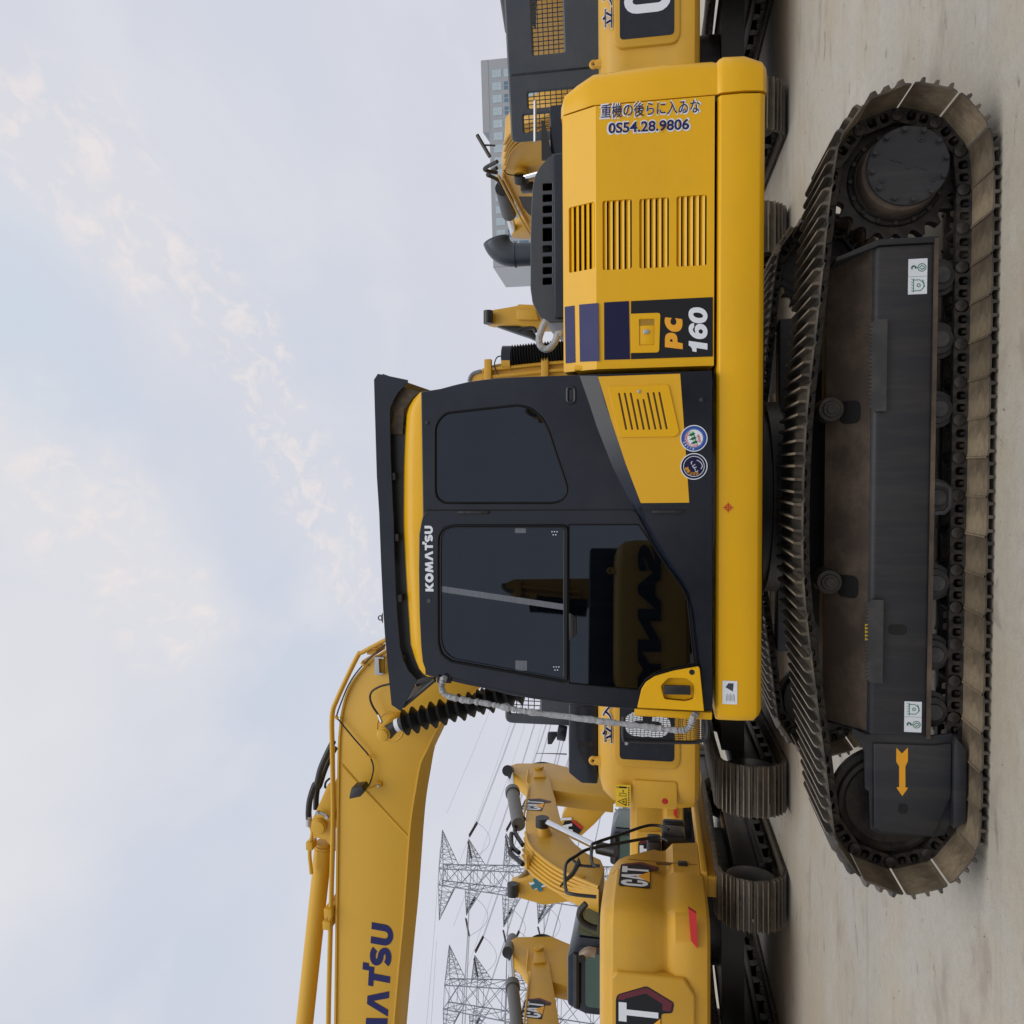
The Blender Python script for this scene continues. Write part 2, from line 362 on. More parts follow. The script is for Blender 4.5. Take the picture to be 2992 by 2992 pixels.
def block(name, s, x0, z0, w_, h_, y, mt, parent, ang=0.0, gap=.1, thick=.002, M=None):
    x = 0; allv = []; allf = []
    for ch in s:
        wd, loops = GLY[ch]
        me = flat_mesh([[(p[0] + x, p[1]) for p in lp] for lp in loops], 1.0); k = len(allv)
        allv += [tuple(v.co) for v in me.vertices]; allf += [tuple(i + k for i in p.vertices) for p in me.polygons]
        bpy.data.meshes.remove(me); x += wd + gap
    tot = x - gap; me = bpy.data.meshes.new(name)
    me.from_pydata([(v[0] / tot * w_, v[1] * h_, v[2] * thick) for v in allv], [], allf)
    me.transform((M if M is not None else FRONT(y)) @ Matrix.Translation((x0, z0, 0)) @ Matrix.Rotation(ang, 4, 'Z'))
    return link_mesh(name, me, mt, parent, None, smooth=0)

# ------------------------------------------------------------------ places read off the photograph
PSI = R(-2.9); ORG_ = Vector((.1, 5.578, 0)); EX = Vector((math.cos(PSI), math.sin(PSI), 0)); EY = Vector((-math.sin(PSI), math.cos(PSI), 0))
def ray(x, y): return -UPV * ((x - 1496) / F_PX) + RGT * ((1496 - y) / F_PX) + FWD
def LP(x, y, ly):
    """photo pixel -> excavator coordinates on the lengthwise plane ly"""
    d = ray(x, y); p = CAM - ORG_; q = p + d * ((ly - p.dot(EY)) / d.dot(EY)); return Vector((q.dot(EX), ly, q.z))
def L2(x, y, ly): p = LP(x, y, ly); return (p.x, p.z)
def WP(x, y, ax, val):
    d = ray(x, y); return CAM + d * ((val - CAM[ax]) / d[ax])
def zoomf(x0, y0, s): return lambda X, Y: (x0 + X * s, y0 + Y * s)
K8 = 792 / 1932; K6 = 600 / 1932
zA, zB, zC_, zD = zoomf(2200, 150, K8), zoomf(2200, 900, K8), zoomf(2200, 1600, K8), zoomf(2200, 2200, K8)
zE, zF, zG, zH = zoomf(1560, 150, K8), zoomf(1560, 900, K8), zoomf(1560, 1500, K8), zoomf(1560, 2200, K8)
zI, zJ, zL, zM = zoomf(1000, 900, K8), zoomf(1000, 1500, K8), zoomf(800, 2200, K8), zoomf(800, 1700, K6)
zN, zO = zoomf(1360, 0, K6), zoomf(1360, 500, K6)
zP = zoomf(1250, 2200, 542 / 1932)
def PL(z, ly, pts): return [L2(*z(*p), ly) for p in pts]

# ------------------------------------------------------------------ ground
me = bpy.data.meshes.new('ground'); me.from_pydata([(-900, -300, 0), (900, -300, 0), (900, 1500, 0), (-900, 1500, 0)], [], [(0, 1, 2, 3)])
g = link_mesh('ground', me, G, smooth=0); tag(g, kind='structure')

# ================================================================== the yellow excavator in front
EXC = empty('excavator', ORG_, PSI)
tag(EXC, 'nearest excavator, bright yellow with charcoal cab, blue stripes and bubble-wrapped handrail', 'excavator')
YS = -1.18                                        # side plane of the upper structure

# --- counterweight: rows of (half width, rear end, height), swept round the tail
rows = []
for x, y, hw in ((2228, 199, 1.13), (2216, 188, 1.165), (2165, 171, 1.185), (2106, 173, 1.185), (2095, 180, 1.18), (2088, 188, 1.168), (2074, 184, 1.168), (1929, 191, 1.168), (1740, 222, 1.168), (1692, 247, 1.12), (1655, 275, 1.083), (1644, 305, 1.03)):
    p = LP(x, y, -.95); rows.append((hw, p.x, p.z))
xs0 = LP(1929, 287, YS).x
rings = []
for k in range(25):
    a = math.pi * k / 24; ring = []
    for hw, xe, z in rows:
        c_, s_ = math.cos(a), math.sin(a)
        ring.append(Vector((xs0 + (xe - xs0) * abs(s_) ** .42, -hw * math.copysign(abs(c_) ** .42, c_), z)))
    top = ring[-1]; bot = ring[0]
    ring.append(Vector((xs0 + (top.x - xs0) * .3, top.y * .5, top.z + .01))); ring.append(Vector((xs0, 0, top.z - .2))); ring.append(Vector((xs0, 0, bot.z)))
    rings.append(ring)
mb = MB(); mb.rings(rings, cap=True); mb.build('counterweight', YEL, EXC, smooth=R(35))

# --- long side beam under the house
xl = LP(2097, 2106, YS).x
prof = [(-1.165, 1.288), (-1.185, 1.272), (-1.185, 1.168), (-1.17, 1.075), (-1.15, 1.05), (-.95, 1.05), (-.95, 1.288)]
mb = MB()
ringsb = []
for x_, zlo, ins in ((xl, 1.088, .02), (xl + .03, 1.062, .0), (xl + .06, 1.05, 0), (xs0 - .012, 1.05, 0)):
    ringsb.append([Vector((x_, y + ins, max(z, zlo))) for y, z in prof])
mb.rings(ringsb); skirt = mb.build('side_beam', YEL, EXC, bevel=.006)
mb = MB(); mb.rings([[Vector((p.x, -p.y, p.z)) for p in r] for r in ringsb]); mb.build('side_beam', YEL, EXC, bevel=.006)
# survey target sticker, instruction sticker and a dent scuff on the beam
c0 = L2(*zF(1384, 1422), -1.187)
def ring_loops(cx, cz, r0, r1, n=24): return [circ(cx, cz, r1, n), circ(cx, cz, r0, n)]
mb = MB(); s_ = .019
mb.box(c0[0] - .026, c0[0] + .026, -1.1885, -1.1865, c0[1] - .002, c0[1] + .002); mb.box(c0[0] - .002, c0[0] + .002, -1.189, -1.1868, c0[1] - .026, c0[1] + .026)
for k in range(4):
    a0 = k * 90 + 12
    o_ = arc(c0[0], c0[1], .017, .017, a0, a0 + 66, 6); i_ = arc(c0[0], c0[1], .0125, .0125, a0 + 66, a0, 6)
    mb.prism(o_ + i_, -1.188, -1.1866)
mb.build('target_mark', REDV, skirt, smooth=0)
a, b2 = L2(*zG(1344, 1358), -1.187), L2(*zG(1450, 1196), -1.187)
st = plate('instruction_sticker', [[(a[0], b2[1]), (b2[0], b2[1]), (b2[0], a[1]), (a[0], a[1])]], -1.1862, .0015, WHT, skirt)
mb = MB(); W_, H_ = b2[0] - a[0], a[1] - b2[1]
for q in range(7):
    z_ = b2[1] + H_ * (.18 + .09 * q); mb.box(a[0] + W_ * (.12 + .02 * (q % 3)), a[0] + W_ * (.4 + .06 * (q % 2)), -1.1885, -1.1878, z_, z_ + .0018)
mb.prism([(a[0] + W_ * .55, b2[1] + H_ * .3), (a[0] + W_ * .9, b2[1] + H_ * .25), (a[0] + W_ * .9, b2[1] + H_ * .6), (a[0] + W_ * .72, b2[1] + H_ * .8)], -1.1885, -1.1878)
mb.build('sticker_drawing', GREYP, st, smooth=0)
# --- house core, deck and underside
mb = MB(); mb.box(-1.05, xs0, -1.1, 1.1, 1.1, 1.27); mb.box(-.75, 1.0, -.62, .62, .98, 1.12); mb.box(xs0 - .03, xs0 - .002, YS + .025, 1.13, 1.08, 1.885); mb.build('deck', BLK, EXC)
mb = MB(); mb.cyl((0, 0, .78), (0, 0, 1.04), .56, 48); mb.cyl((0, 0, .84), (0, 0, .92), .62, 48); mb.build('swing_ring', BLK, EXC)

# --- engine side door with four louvres, chamfered on top
x0h, x1h = LP(1929, 1073, YS).x, xs0 - .011
zb, zc1, zt = 1.302, LP(1742, 700, YS).z, LP(1645, 700, YS + .095).z
lv = []
for X0, X1, Y0, Y1 in ((490, 697, 1052, 1560), (752, 962, 1038, 1548), (1016, 1232, 1020, 1535)):
    pa, pb = L2(*zE(X0, Y1), YS), L2(*zE(X1, Y0), YS)
    lv.append((pa[0], pb[0], pb[1], pa[1]))
hood = plate('engine_door', [rnd([(x0h, zb), (x1h, zb), (x1h, zc1), (x0h, zc1)], .001, 1)] + [rnd([(q[0], q[2]), (q[1], q[2]), (q[1], q[3]), (q[0], q[3])], .012, 3)[::-1] for q in lv], YS + .03, .03, YEL, EXC)
ch = Vector((0, .095, zt - zc1)); chl = ch.length; chn = ch.normalized()
# chamfer plane: x along the machine, second axis up the slope
MC = Matrix(((1, 0, 0, 0), (0, chn.y, -chn.z, YS), (0, chn.z, chn.y, zc1), (0, 0, 0, 1)))
MCi = MC.inverted()
def chp(X, Y, z=zE):
    px_0, py_0 = z(X, Y); d = ray(px_0, py_0); o_ = Vector(((CAM - ORG_).dot(EX), (CAM - ORG_).dot(EY), CAM.z)); d2 = Vector((d.dot(EX), d.dot(EY), d.z))
    n_ = MC.to_3x3() @ Vector((0, 0, 1)); p0 = Vector((0, YS, zc1)); t_ = (p0 - o_).dot(n_) / d2.dot(n_); q = MCi @ (o_ + d2 * t_); return (q.x, q.y)
qa, qb = chp(250, 1580), chp(432, 1070)
l4 = (qa[0], qb[0], qb[1], qa[1])
MCd = MC @ Matrix.Translation((0, 0, -.02))
chf = plate('engine_door_chamfer', [[(x0h, 0), (x1h, 0), (x1h, chl), (x0h, chl)], rnd([(l4[0], l4[2]), (l4[1], l4[2]), (l4[1], l4[3]), (l4[0], l4[3])], .012, 3)[::-1]], 0, .02, YEL, hood, M=MCd)
mb = MB(); mb.box(x0h, x1h + .002, YS + .1, 1.08, zt - .06, zt); mb.box(x0h, x0h + .03, YS + .04, 1.1, 1.3, zt - .06); mb.build('hood_top', YEL, EXC, bevel=.01)
mb = MB(); mb.box(x0h + .02, x1h - .02, YS + .10, 1.05, 1.29, zt - .07); mb.build('engine_bay', DARK, EXC)
mb = MB()
def slats(mb, q, M, gp=.27):
    n = 5; hh = (q[3] - q[2]) / n
    for i in range(n):
        z0_ = q[2] + hh * i; z1_ = z0_ + hh
        pts = [(-.004, z0_ + hh * gp), (-.009, z0_ + hh * .6), (-.022, z1_ + hh * .02), (-.028, z1_ + hh * .02), (-.015, z0_ + hh * .6), (-.010, z0_ + hh * (gp + .02))]
        k = len(mb.v); nn = len(pts)
        vs_ = [M @ Vector((xx, p[1], p[0])) for xx in (q[0] - .004, q[1] + .004) for p in pts]
        mb.add(vs_, [tuple(range(nn)), tuple(range(2 * nn - 1, nn - 1, -1))] + [(j, j + nn, (j + 1) % nn + nn, (j + 1) % nn) for j in range(nn)])
for q in lv:
    mb = MB(); slats(mb, q, FRONT(YS)); mb.build('louvre', YEL, hood)
mb = MB(); slats(mb, l4, MC, .13); mb.build('louvre', YEL, hood)
# stripes and number panel
def dec(name, pts, y, mt, parent, th=.0018): return plate(name, [pts], y, th, mt, parent)
def vx(X, Y, z, y=YS): return L2(*z(X, Y), y)
YD = YS - .001
dec('blue_stripe', [vx(502, 370, zF), vx(685, 365, zF), vx(677, 1780, zE), vx(500, 1790, zE)][::1], YD, NAVYD, hood)
a = [vx(468, 380, zF), vx(458, 1795, zE)]
dec('blue_stripe', [chp(330, 383, zF), chp(464, 378, zF), chp(459, 1794, zE), chp(324, 1806, zE)], YD, NAVY, hood) if False else plate('blue_stripe', [[chp(330, 383, zF), chp(466, 378, zF), chp(460, 1794, zE), chp(324, 1806, zE)]], 0, .0018, NAVY, hood, M=MC @ Matrix.Translation((0, 0, .001)))
plate('blue_stripe', [[chp(228, 395, zF), chp(297, 388, zF), chp(290, 1812, zE), chp(221, 1822, zE)]], 0, .0018, NAVY, hood, M=MC @ Matrix.Translation((0, 0, .001)))
hp = rnd([vx(692, 322, zF), vx(893, 318, zF), vx(902, 35, zF), vx(692, 42, zF)], [.001, .016, .016, .001], 4)
blk = [vx(692, 365, zF), vx(1275, 345, zF), vx(1275, 1752, zE), vx(692, 1781, zE)]
npan = plate('number_panel', [blk, [(p[0] + .0, p[1]) for p in hp][::-1]], YD, .0018, BLKV, hood)
zQ = zoomf(1900, 850, 300 / 1932)
def numeral(outer, hole, mt):
    lp = [[vx(*p, zQ) for p in outer]] + ([[vx(*p, zQ) for p in hole]] if hole else [])
    lp[0] = [(v.x, v.y) for v in smooth_path([Vector((p[0], p[1], 0)) for p in lp[0] + [lp[0][0]]], 1)][:-1]
    plate('lettering', lp, YD - .0018, .0014, mt, npan)
numeral([(612, 1100), (275, 1060), (275, 900), (287, 845), (310, 812), (345, 795), (400, 789), (450, 800), (485, 828), (505, 870), (511, 915), (512, 968), (610, 990)], [(370, 955), (371, 930), (380, 912), (396, 907), (412, 914), (421, 935), (421, 962)], ORG)
numeral([(280, 500), (405, 512), (385, 545), (378, 585), (388, 618), (412, 640), (445, 645), (475, 632), (493, 600), (490, 560), (466, 515), (600, 534), (606, 590), (604, 650), (590, 700), (565, 738), (525, 764), (470, 773), (410, 765), (350, 730), (305, 680), (278, 620), (269, 560)], None, ORG)
numeral([(725, 942), (1075, 992), (1075, 1108), (870, 1075), (868, 1152), (793, 1138), (788, 1098), (775, 1068), (752, 1045), (722, 1026)], None, WHT)
numeral([(825, 607), (825, 692), (806, 705), (799, 728), (805, 755), (822, 778), (857, 800), (842, 765), (836, 720), (845, 675), (870, 643), (910, 624), (955, 622), (1000, 635), (1040, 668), (1068, 715), (1077, 770), (1068, 830), (1040, 875), (990, 902), (930, 909), (865, 900), (805, 870), (755, 820), (728, 765), (721, 705), (732, 660), (760, 625), (795, 610)], [(908, 765), (916, 740), (935, 724), (958, 723), (980, 738), (992, 765), (985, 792), (965, 808), (940, 807), (918, 790)], WHT)
numeral([(865, 311), (925, 314), (985, 335), (1035, 372), (1068, 425), (1077, 480), (1065, 535), (1035, 578), (985, 602), (925, 612), (860, 607), (800, 585), (752, 545), (725, 490), (718, 435), (728, 385), (755, 345), (805, 318)], [(805, 440), (815, 422), (845, 410), (890, 409), (940, 420), (980, 445), (993, 472), (985, 497), (955, 511), (905, 512), (855, 500), (820, 475)], WHT)
# pull latch in its yellow dish
lt = [vx(752, 268, zF), vx(860, 266, zF), vx(860, 78, zF), vx(750, 80, zF)]
mb = MB(); fr = plate('latch_dish', [hp, rnd(lt, .005, 3)[::-1]], YS - .0012, .006, YEL, hood, bev=.0015)
mid = (lt[0][1] + lt[2][1]) / 2
mb = MB(); cx0 = vx(752, 126, zF)[0]
mb.box(lt[0][0] + .003, cx0, YS - .003, YS + .01, lt[1][1] + .002, lt[0][1] - .002); la = mb.build('latch_paddle', YEL, fr, bevel=.003)
q = vx(800, 170, zF); mb = MB(); mb.prism([(q[0] - .011, q[1] + .015), (q[0] - .011, q[1] - .003)] + arc(q[0], q[1] - .004, .011, .014, 180, 360, 8) + [(q[0] + .011, q[1] + .015)], YS - .010, YS - .002); mb.build('key_lock', ZINC, fr, bevel=.0015)
mb = MB(); mb.box(cx0, lt[2][0] - .002, YS - .002, YS + .001, lt[1][1], lt[0][1]); mb.build('latch_recess', mat('shaded_yellow', (.35, .19, .01), .5), fr)  # nearly flush face; darker yellow stands for the shade inside the dish
# Japanese warning in navy with white edging
sgn = hood
for txt, ax, ay, bx, th_, off in (('重機の後らに入ゐな', 478, 478, 1180, 96, .002), ('0S54.28.9806', 530, 588, 1106, 76, .022)):
    pa = vx(ax, ay, zE); pz = vx(bx, ay, zE)[1]; ph = vx(ax, ay - th_, zE)[0]
    w_, h_ = pa[1] - pz, ph - pa[0]; e = .0085
    text('lettering_edge', txt, pa[0] - e, pa[1] + e, w_ + 2 * e, h_ + 2 * e, YS - .0006, WHT, hood, offset=off + (.02 if ax < 500 else .036), thick=.0012, ang=-math.pi / 2 - R(1.7))
    text('lettering', txt, pa[0], pa[1], w_, h_, YS - .002, NAVY, hood, offset=off, thick=.0016, ang=-math.pi / 2 - R(1.7))

# --- engine cover, exhaust and wrapped grab bar on top of the house
YC = -.72
prof = PL(zN, YC, [(905, 1432), (850, 1440), (780, 1480), (700, 1570), (650, 1660), (630, 1780), (622, 1932)]) + PL(zO, YC, [(612, 600), (610, 1100), (630, 1240), (690, 1360), (740, 1410), (800, 1425), (905, 1412)])
zl = L2(*zO(830, 600), YC)[1]; zbot = zt - .05
tops = [p for p in prof if p[1] > zl]
cl, cr = min(p[0] for p in prof), max(p[0] for p in prof)
low = [(cl, zbot), (cr, zbot)]
def inset_ring(y, f, zs):  # ring of the cover outline at depth y
    return [Vector((p[0], y, p[1])) for p in f]
front = rnd([(cr, zbot)] + prof[1:-1] + [(cl, zbot)], .01, 2)
slots = []
for y0_, y1_ in ((110, 185), (215, 290), (320, 395), (425, 500), (530, 660), (695, 765), (800, 870), (900, 970), (1000, 1070)):
    a = L2(*zO(728, y1_), YC); b2 = L2(*zO(815, y0_), YC); slots.append(rnd([(a[0], b2[1]), (b2[0], b2[1]), (b2[0], a[1]), (a[0], a[1])], .006, 2)[::-1])
ec = plate('engine_cover', [front] + slots, YC + .02, .02, GREYP, EXC, bev=.004)
mb = MB()
cx_ = sum(p[0] for p in front) / len(front)
ringA = [Vector((p[0], YC + .004, p[1])) for p in front]; ringB = [Vector((cx_ + (p[0] - cx_) * 1.0, YC + .7, p[1])) for p in front]
mb.rings([ringA, ringB], cap=False); mb.add(ringB, [tuple(range(len(ringB)))]); mb.build('cover_shell', GREYP, ec)
mb = MB(); mb.box(cl + .05, cr - .05, YC + .12, YC + .6, zbot, zl + .02); mb.build('cover_inside', DARK, ec)
mb = MB()
for q in range(6): mb.tube([(cl + .15 + .09 * q, YC + .06, zbot + .06), (cl + .17 + .09 * q, YC + .07, zbot + .14)], .008, 6)
mb.build('engine_pipes', ZINC, ec)
# lower band in front of the cover
mb = MB(); mb.prism([(cl + .02, zbot), (cr - .02, zbot), (cr - .02, zl - .005), (cl + .02, zl - .005)], YC - .03, YC + .0); mb.build('cover_skirt', CHAR, ec, bevel=.008)
YE = YC + .22
e0 = LP(*zO(620, 782), YE); e1 = LP(*zO(470, 790), YE); rE = abs(LP(*zO(540, 890), YE).x - LP(*zO(540, 675), YE).x) / 2
pth = [e0 - Vector((0, 0, .25)), e0, Vector((e0.x, YE, e1.z))]
cen = Vector((e0.x + rE * 1.75, YE, e1.z))
for k in range(1, 9):
    a = R(90 * k / 8 * .86); pth.append(Vector((cen.x - rE * 1.75 * math.cos(a), YE, cen.z + rE * 1.75 * math.sin(a))))
mb = MB(); mb.tube(pth, [rE] * 3 + [rE * (1.03 + .028 * i) for i in range(8)], 24, cap=False); mb.tube([Vector((e0.x, YE, e1.z - .004)), Vector((e0.x, YE, e1.z + .004))], rE * 1.09, 24)
exo = mb.build('exhaust_pipe', GREYP, EXC)
md = exo.modifiers.new('wall', 'SOLIDIFY'); md.thickness = .006; md.offset = -1
gb = [(905, 1540), (870, 1530), (845, 1600), (800, 1660), (755, 1675), (710, 1650), (692, 1590), (705, 1530), (735, 1450), (760, 1405)]
mb = MB(); mb.tube(smooth_path([LP(*zO(*p), -.95) for p in gb], 4), .02, 10); mb.build('grab_bar', FOAM, EXC, label='grab bar wrapped in bubble film')

# --- cab
CW = 1.0
rear = PL(zI, YS, [(560, 597), (620, 588), (700, 575), (800, 548), (900, 525), (1000, 511), (1100, 500), (1250, 492), (1400, 487), (1550, 481), (1680, 475)])
frontc = [L2(x, y, YS) for x, y in ((2081, 2077), (1870, 2074), (1792, 2068), (1680, 2058), (1560, 2043), (1492, 2031), (1420, 2013), (1353, 1999), (1290, 1984), (1242, 1972))]
cabo = rear + [L2(2081, 1082, YS)] + frontc
mb = MB(); n_ = len(cabo)
# body: thin side skins, open front
door_x = L2(1500, 1489, YS)[0]
w1 = [(660, 850), (690, 790), (740, 748), (1000, 719), (1250, 692), (1350, 715), (1430, 790), (1470, 870), (1600, 1260), (1605, 1310), (1570, 1370), (1500, 1390), (720, 1390), (670, 1350), (660, 1300)]
w1p = rnd(PL(zI, YS, w1), .02, 2)
cab = plate('cab', [cabo, w1p[::-1]], YS + .04, .04, CHAR, EXC, bev=.006)
mb = MB()
A_ = [Vector((p[0], YS + .03, p[1])) for p in cabo]; B_ = [Vector((p[0], YS + CW, p[1])) for p in cabo]
fs = [(i, (i + 1) % n_, (i + 1) % n_ + n_, i + n_) for i in range(n_)]
nf = len(rear)
mb.add(A_ + B_, fs + [tuple(range(n_, 2 * n_))]); mb.build('cab_shell', CHAR, cab)
mb = MB(); mb.box(-.7, .4, YS + .15, YS + CW - .15, 1.35, 1.55); mb.box(.1, .3, YS + .25, YS + CW - .25, 1.55, 2.5); mb.build('seat', BLK, cab)
plate('rear_side_window', [rnd(PL(zI, YS, [((p[0] - 1130) * .985 + 1130, (p[1] - 1050) * .985 + 1050) for p in w1]), .02, 2)], YS + .016, .008, GLASS, cab, bev=.001)
mb = MB(); mb.tube([Vector((p[0], YS + .003, p[1])) for p in w1p + [w1p[0]]], .0075, 6, cap=False); mb.build('window_seal', SEAL, cab)
# lower body set proud of the cab side, with the sloping shoulder that catches the sky
up_l = [zF(325, 483), zF(388, 660), zF(450, 850), zF(560, 1130), zF(640, 1290), zF(712, 1432), zG(738, 0), zG(845, 205), zG(935, 345), zG(1040, 480), zG(1095, 570), zG(1130, 690), zG(1165, 1000), zG(1178, 1085)]
lo_l = [zF(455, 483), zF(505, 670), zF(560, 830), zF(665, 1130), zF(722, 1290), zF(765, 1412), zG(800, 50), zG(885, 190), zG(980, 345), zG(1065, 480), zG(1112, 570), zG(1143, 690), zG(1178, 1000), zG(1192, 1090)]
YP = YS - .044
U_ = [L2(*p, YS) for p in up_l]; Lw = [L2(*p, YP) for p in lo_l]
zbm = L2(2079, 1500, YP)[1]; xf = L2(2079, 2072, YP)[0]; xr = L2(2079, 1083, YP)[0]
mb = MB(); k = len(U_)
mb.add([(p[0], YS - .001, p[1]) for p in U_] + [(p[0], YP, p[1]) for p in Lw], [(i, i + 1, i + k + 1, i + k) for i in range(k - 1)])
face = [(p[0], YP, p[1]) for p in Lw] + [(xf, YP, Lw[-1][1] - .01), (xf, YP, zbm), (xr, YP, zbm)]
back = [(p[0], YS + .01, p[1]) for p in U_] + [(xf, YS + .01, Lw[-1][1] - .01), (xf, YS + .01, zbm), (xr, YS + .01, zbm)]
nn = len(face); mb.add(face + back, [tuple(range(nn))] + [(i, (i + 1) % nn, (i + 1) % nn + nn, i + nn) for i in range(k, nn)])
mb.build('lower_panel', CHAR, cab, smooth=R(20))
# yellow side decal, vent door
YV = YP - .0016
ydec = dec('yellow_decal', [L2(*zF(*p), YP) for p in ((1107, 1387), (1063, 750), (1042, 468), (457, 489), (548, 790), (655, 1110), (762, 1390))], YP - .0004, mat('yellow_vinyl_side', (.72, .39, .012), .36, var=.04), cab)
vd = [L2(*zF(*p), YV) for p in ((528, 562), (960, 545), (1038, 890), (1006, 917), (622, 922), (604, 905))]
sl_ = []
for (xa, ya), (xb, yb) in (((607, 606), (660, 868)), ((648, 605), (703, 868)), ((690, 604), (743, 868)), ((740, 650), (785, 868)), ((781, 650), (825, 868)), ((812, 603), (868, 866)), ((853, 601), (908, 866)), ((894, 599), (948, 864))):
    wq = 7
    sl_.append(rnd([L2(*zF(*p), YV) for p in ((xa - wq, ya), (xb - wq, yb), (xb + wq, yb), (xa + wq, ya))], .004, 3)[::-1])
vp = plate('vent_door', [rnd(vd, .018, 4)] + sl_, YV, .008, YEL, cab, bev=.002)
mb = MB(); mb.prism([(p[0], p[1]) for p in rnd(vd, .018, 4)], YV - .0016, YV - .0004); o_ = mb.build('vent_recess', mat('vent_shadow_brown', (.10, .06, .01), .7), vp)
q = L2(*zF(750, 596), YV); mb = MB(); mb.cyl((q[0], YV - .012, q[1]), (q[0], YV - .004, q[1]), .009, 20); mb.build('key_lock', ZINC, vp, bevel=.001)
q = L2(*zF(1198, 655), YP); mb = MB(); mb.tube([(q[0], YP + .0, q[1]), (q[0], YP - .006, q[1]), (q[0], YP - .01, q[1])], [.012, .012, .007], 20); mb.build('plug', BLK, cab)
q = L2(*zF(265, 620), YS); mb = MB(); mb.prism(rnd([(q[0] - .026, q[1] - .008), (q[0] + .026, q[1] - .008), (q[0] + .026, q[1] + .008), (q[0] - .026, q[1] + .008)], .008, 4), YS - .004, YS + .002); mb.build('air_vent', BLK, cab)
mb = MB(); rr_ = rnd([(q[0] - .042, q[1] - .02), (q[0] + .042, q[1] - .02), (q[0] + .042, q[1] + .02), (q[0] - .042, q[1] + .02)], .02, 5)
mb.tube([Vector((p[0], YS - .001, p[1])) for p in rr_ + [rr_[0]]], .009, 8, cap=False); mb.build('air_vent_rim', CHAR, cab)
# round stickers
def sticker(cx, cz, r, inner, rim, lab):
    s0 = dec('round_sticker', circ(cx, cz, r, 40), YV - .0004, WHT, cab, th=.001); s0['label'] = lab
    dec('sticker_ring', circ(cx, cz, r * .93, 40), YV - .0016, rim, s0, th=.0005)
    return s0
q = L2(*zF(1140, 929), YP); r_ = abs(L2(*zF(1140, 834), YP)[0] - q[0])
s1 = sticker(q[0], q[1], r_, WHT, BLUV, 'round sticker with green trees and blue rim')
dec('sticker_face', circ(q[0], q[1], r_ * .66, 36), YV - .0022, WHT, s1, th=.0005)
def curved_text(name, s, cx, cz, rad, a0, a1, hgt, y, mt, parent, outward=True, offset=.02):
    n = len(s); allv = []; allf = []
    for i, chh in enumerate(s):
        if chh == ' ': continue
        a = R(a0 + (a1 - a0) * (i + .5) / n); me = fit(text_mesh(chh, 1, offset, .001), -hgt * .45, 0, hgt * .9, hgt)
        rot = a - math.pi / 2 if outward else a + math.pi / 2
        rb = rad if outward else rad
        T = FRONT(y) @ Matrix.Translation((cx + rb * math.cos(a), cz + rb * math.sin(a), 0)) @ Matrix.Rotation(rot, 4, 'Z')
        k = len(allv); allv += [tuple(T @ Vector((v.co.x, v.co.y, .0004 if v.co.z > 0 else 0))) for v in me.vertices]; allf += [tuple(j + k for j in p.vertices) for p in me.polygons]
        bpy.data.meshes.remove(me)
    me = bpy.data.meshes.new(name); me.from_pydata(allv, [], allf); return link_mesh(name, me, mt, parent, smooth=0)
curved_text('lettering', '排出ガス対策型建設機械', q[0], q[1], r_ * .49, 215, 25, r_ * .17, YV - .0028, REDV, s1)
curved_text('lettering', '国土交通省', q[0], q[1], r_ * .74, 185, 105, r_ * .12, YV - .0028, WHT, s1)
text('lettering', '超低騒', q[0] - r_ * .30, q[1] - r_ * .55, r_ * .62, r_ * .19, YV - .0028, REDV, s1, offset=.02, thick=.0005, ang=R(14))
mb = MB()
for k in range(34):
    a = 2 * math.pi * k / 34; p = (q[0] + r_ * .72 * math.cos(a), q[1] + r_ * .72 * math.sin(a)); mb.prism(circ(p[0], p[1], r_ * .02, 6), YV - .003, YV - .0024)
mb.build('sticker_beads', WHT, s1, smooth=0)
mb = MB(); mb2 = MB()
rt = R(20)
for k in range(3):
    bx, bz = q[0] + r_ * (-.34 + .3 * k), q[1] + r_ * (-.12 + .1 * k)
    P = lambda a, b3: (bx + r_ * (a * math.cos(rt) - b3 * math.sin(rt)) , bz + r_ * (a * math.sin(rt) + b3 * math.cos(rt)))
    mb.prism([P(.02, -.2), P(.09, -.2), P(.09, -.12), P(.22, -.12), P(.12, .06), P(.18, .06), P(.055, .36), P(-.07, .06), P(-.01, .06), P(-.11, -.12), P(.02, -.12)], YV - .0036, YV - .003)
    mb2.prism([P(.12, .06), P(.2, -.1), P(.34, -.1), P(.24, .2), P(.18, .06)], YV - .0034, YV - .0028)
mb.build('tree_emblem', DGRN, s1, smooth=0); mb2.build('tree_light_side', mat('pale_green_vinyl', (.35, .75, .4), .4), s1, smooth=0)
q = L2(*zF(1140, 1129), YP)
s2 = sticker(q[0], q[1], r_, NAVYD, NAVYD, 'round navy sticker with orange characters')
mb = MB(); rl = ring_loops(q[0], q[1], r_ * .74, r_ * .78, 40)
for k in range(40): mb.prism([rl[0][k], rl[0][(k + 1) % 40], rl[1][(k + 1) % 40], rl[1][k]], YV - .003, YV - .0022)
mb.build('sticker_line', WHT, s2, smooth=0)
curved_text('lettering', '超低騒音型', q[0], q[1], r_ * .42, 215, 95, r_ * .25, YV - .0028, ORG, s2, offset=.03)
mb = MB()
for pts in ([(-.1, .0), (.02, .1), (.1, -.02), (.16, -.1)], [(-.25, -.15), (-.12, -.02), (-.04, -.2)], [(.15, .15), (.3, .2), (.38, .1)], [(-.2, -.52), (.0, -.62), (.22, -.56), (.42, -.34), (.46, -.2)], [(-.3, -.3), (-.42, -.2), (-.32, -.08)]):
    P3 = smooth_path([Vector((q[0] + r_ * p[0], YV - .0026, q[1] + r_ * p[1])) for p in pts], 4); mb.tube(P3, r_ * .026, 5)
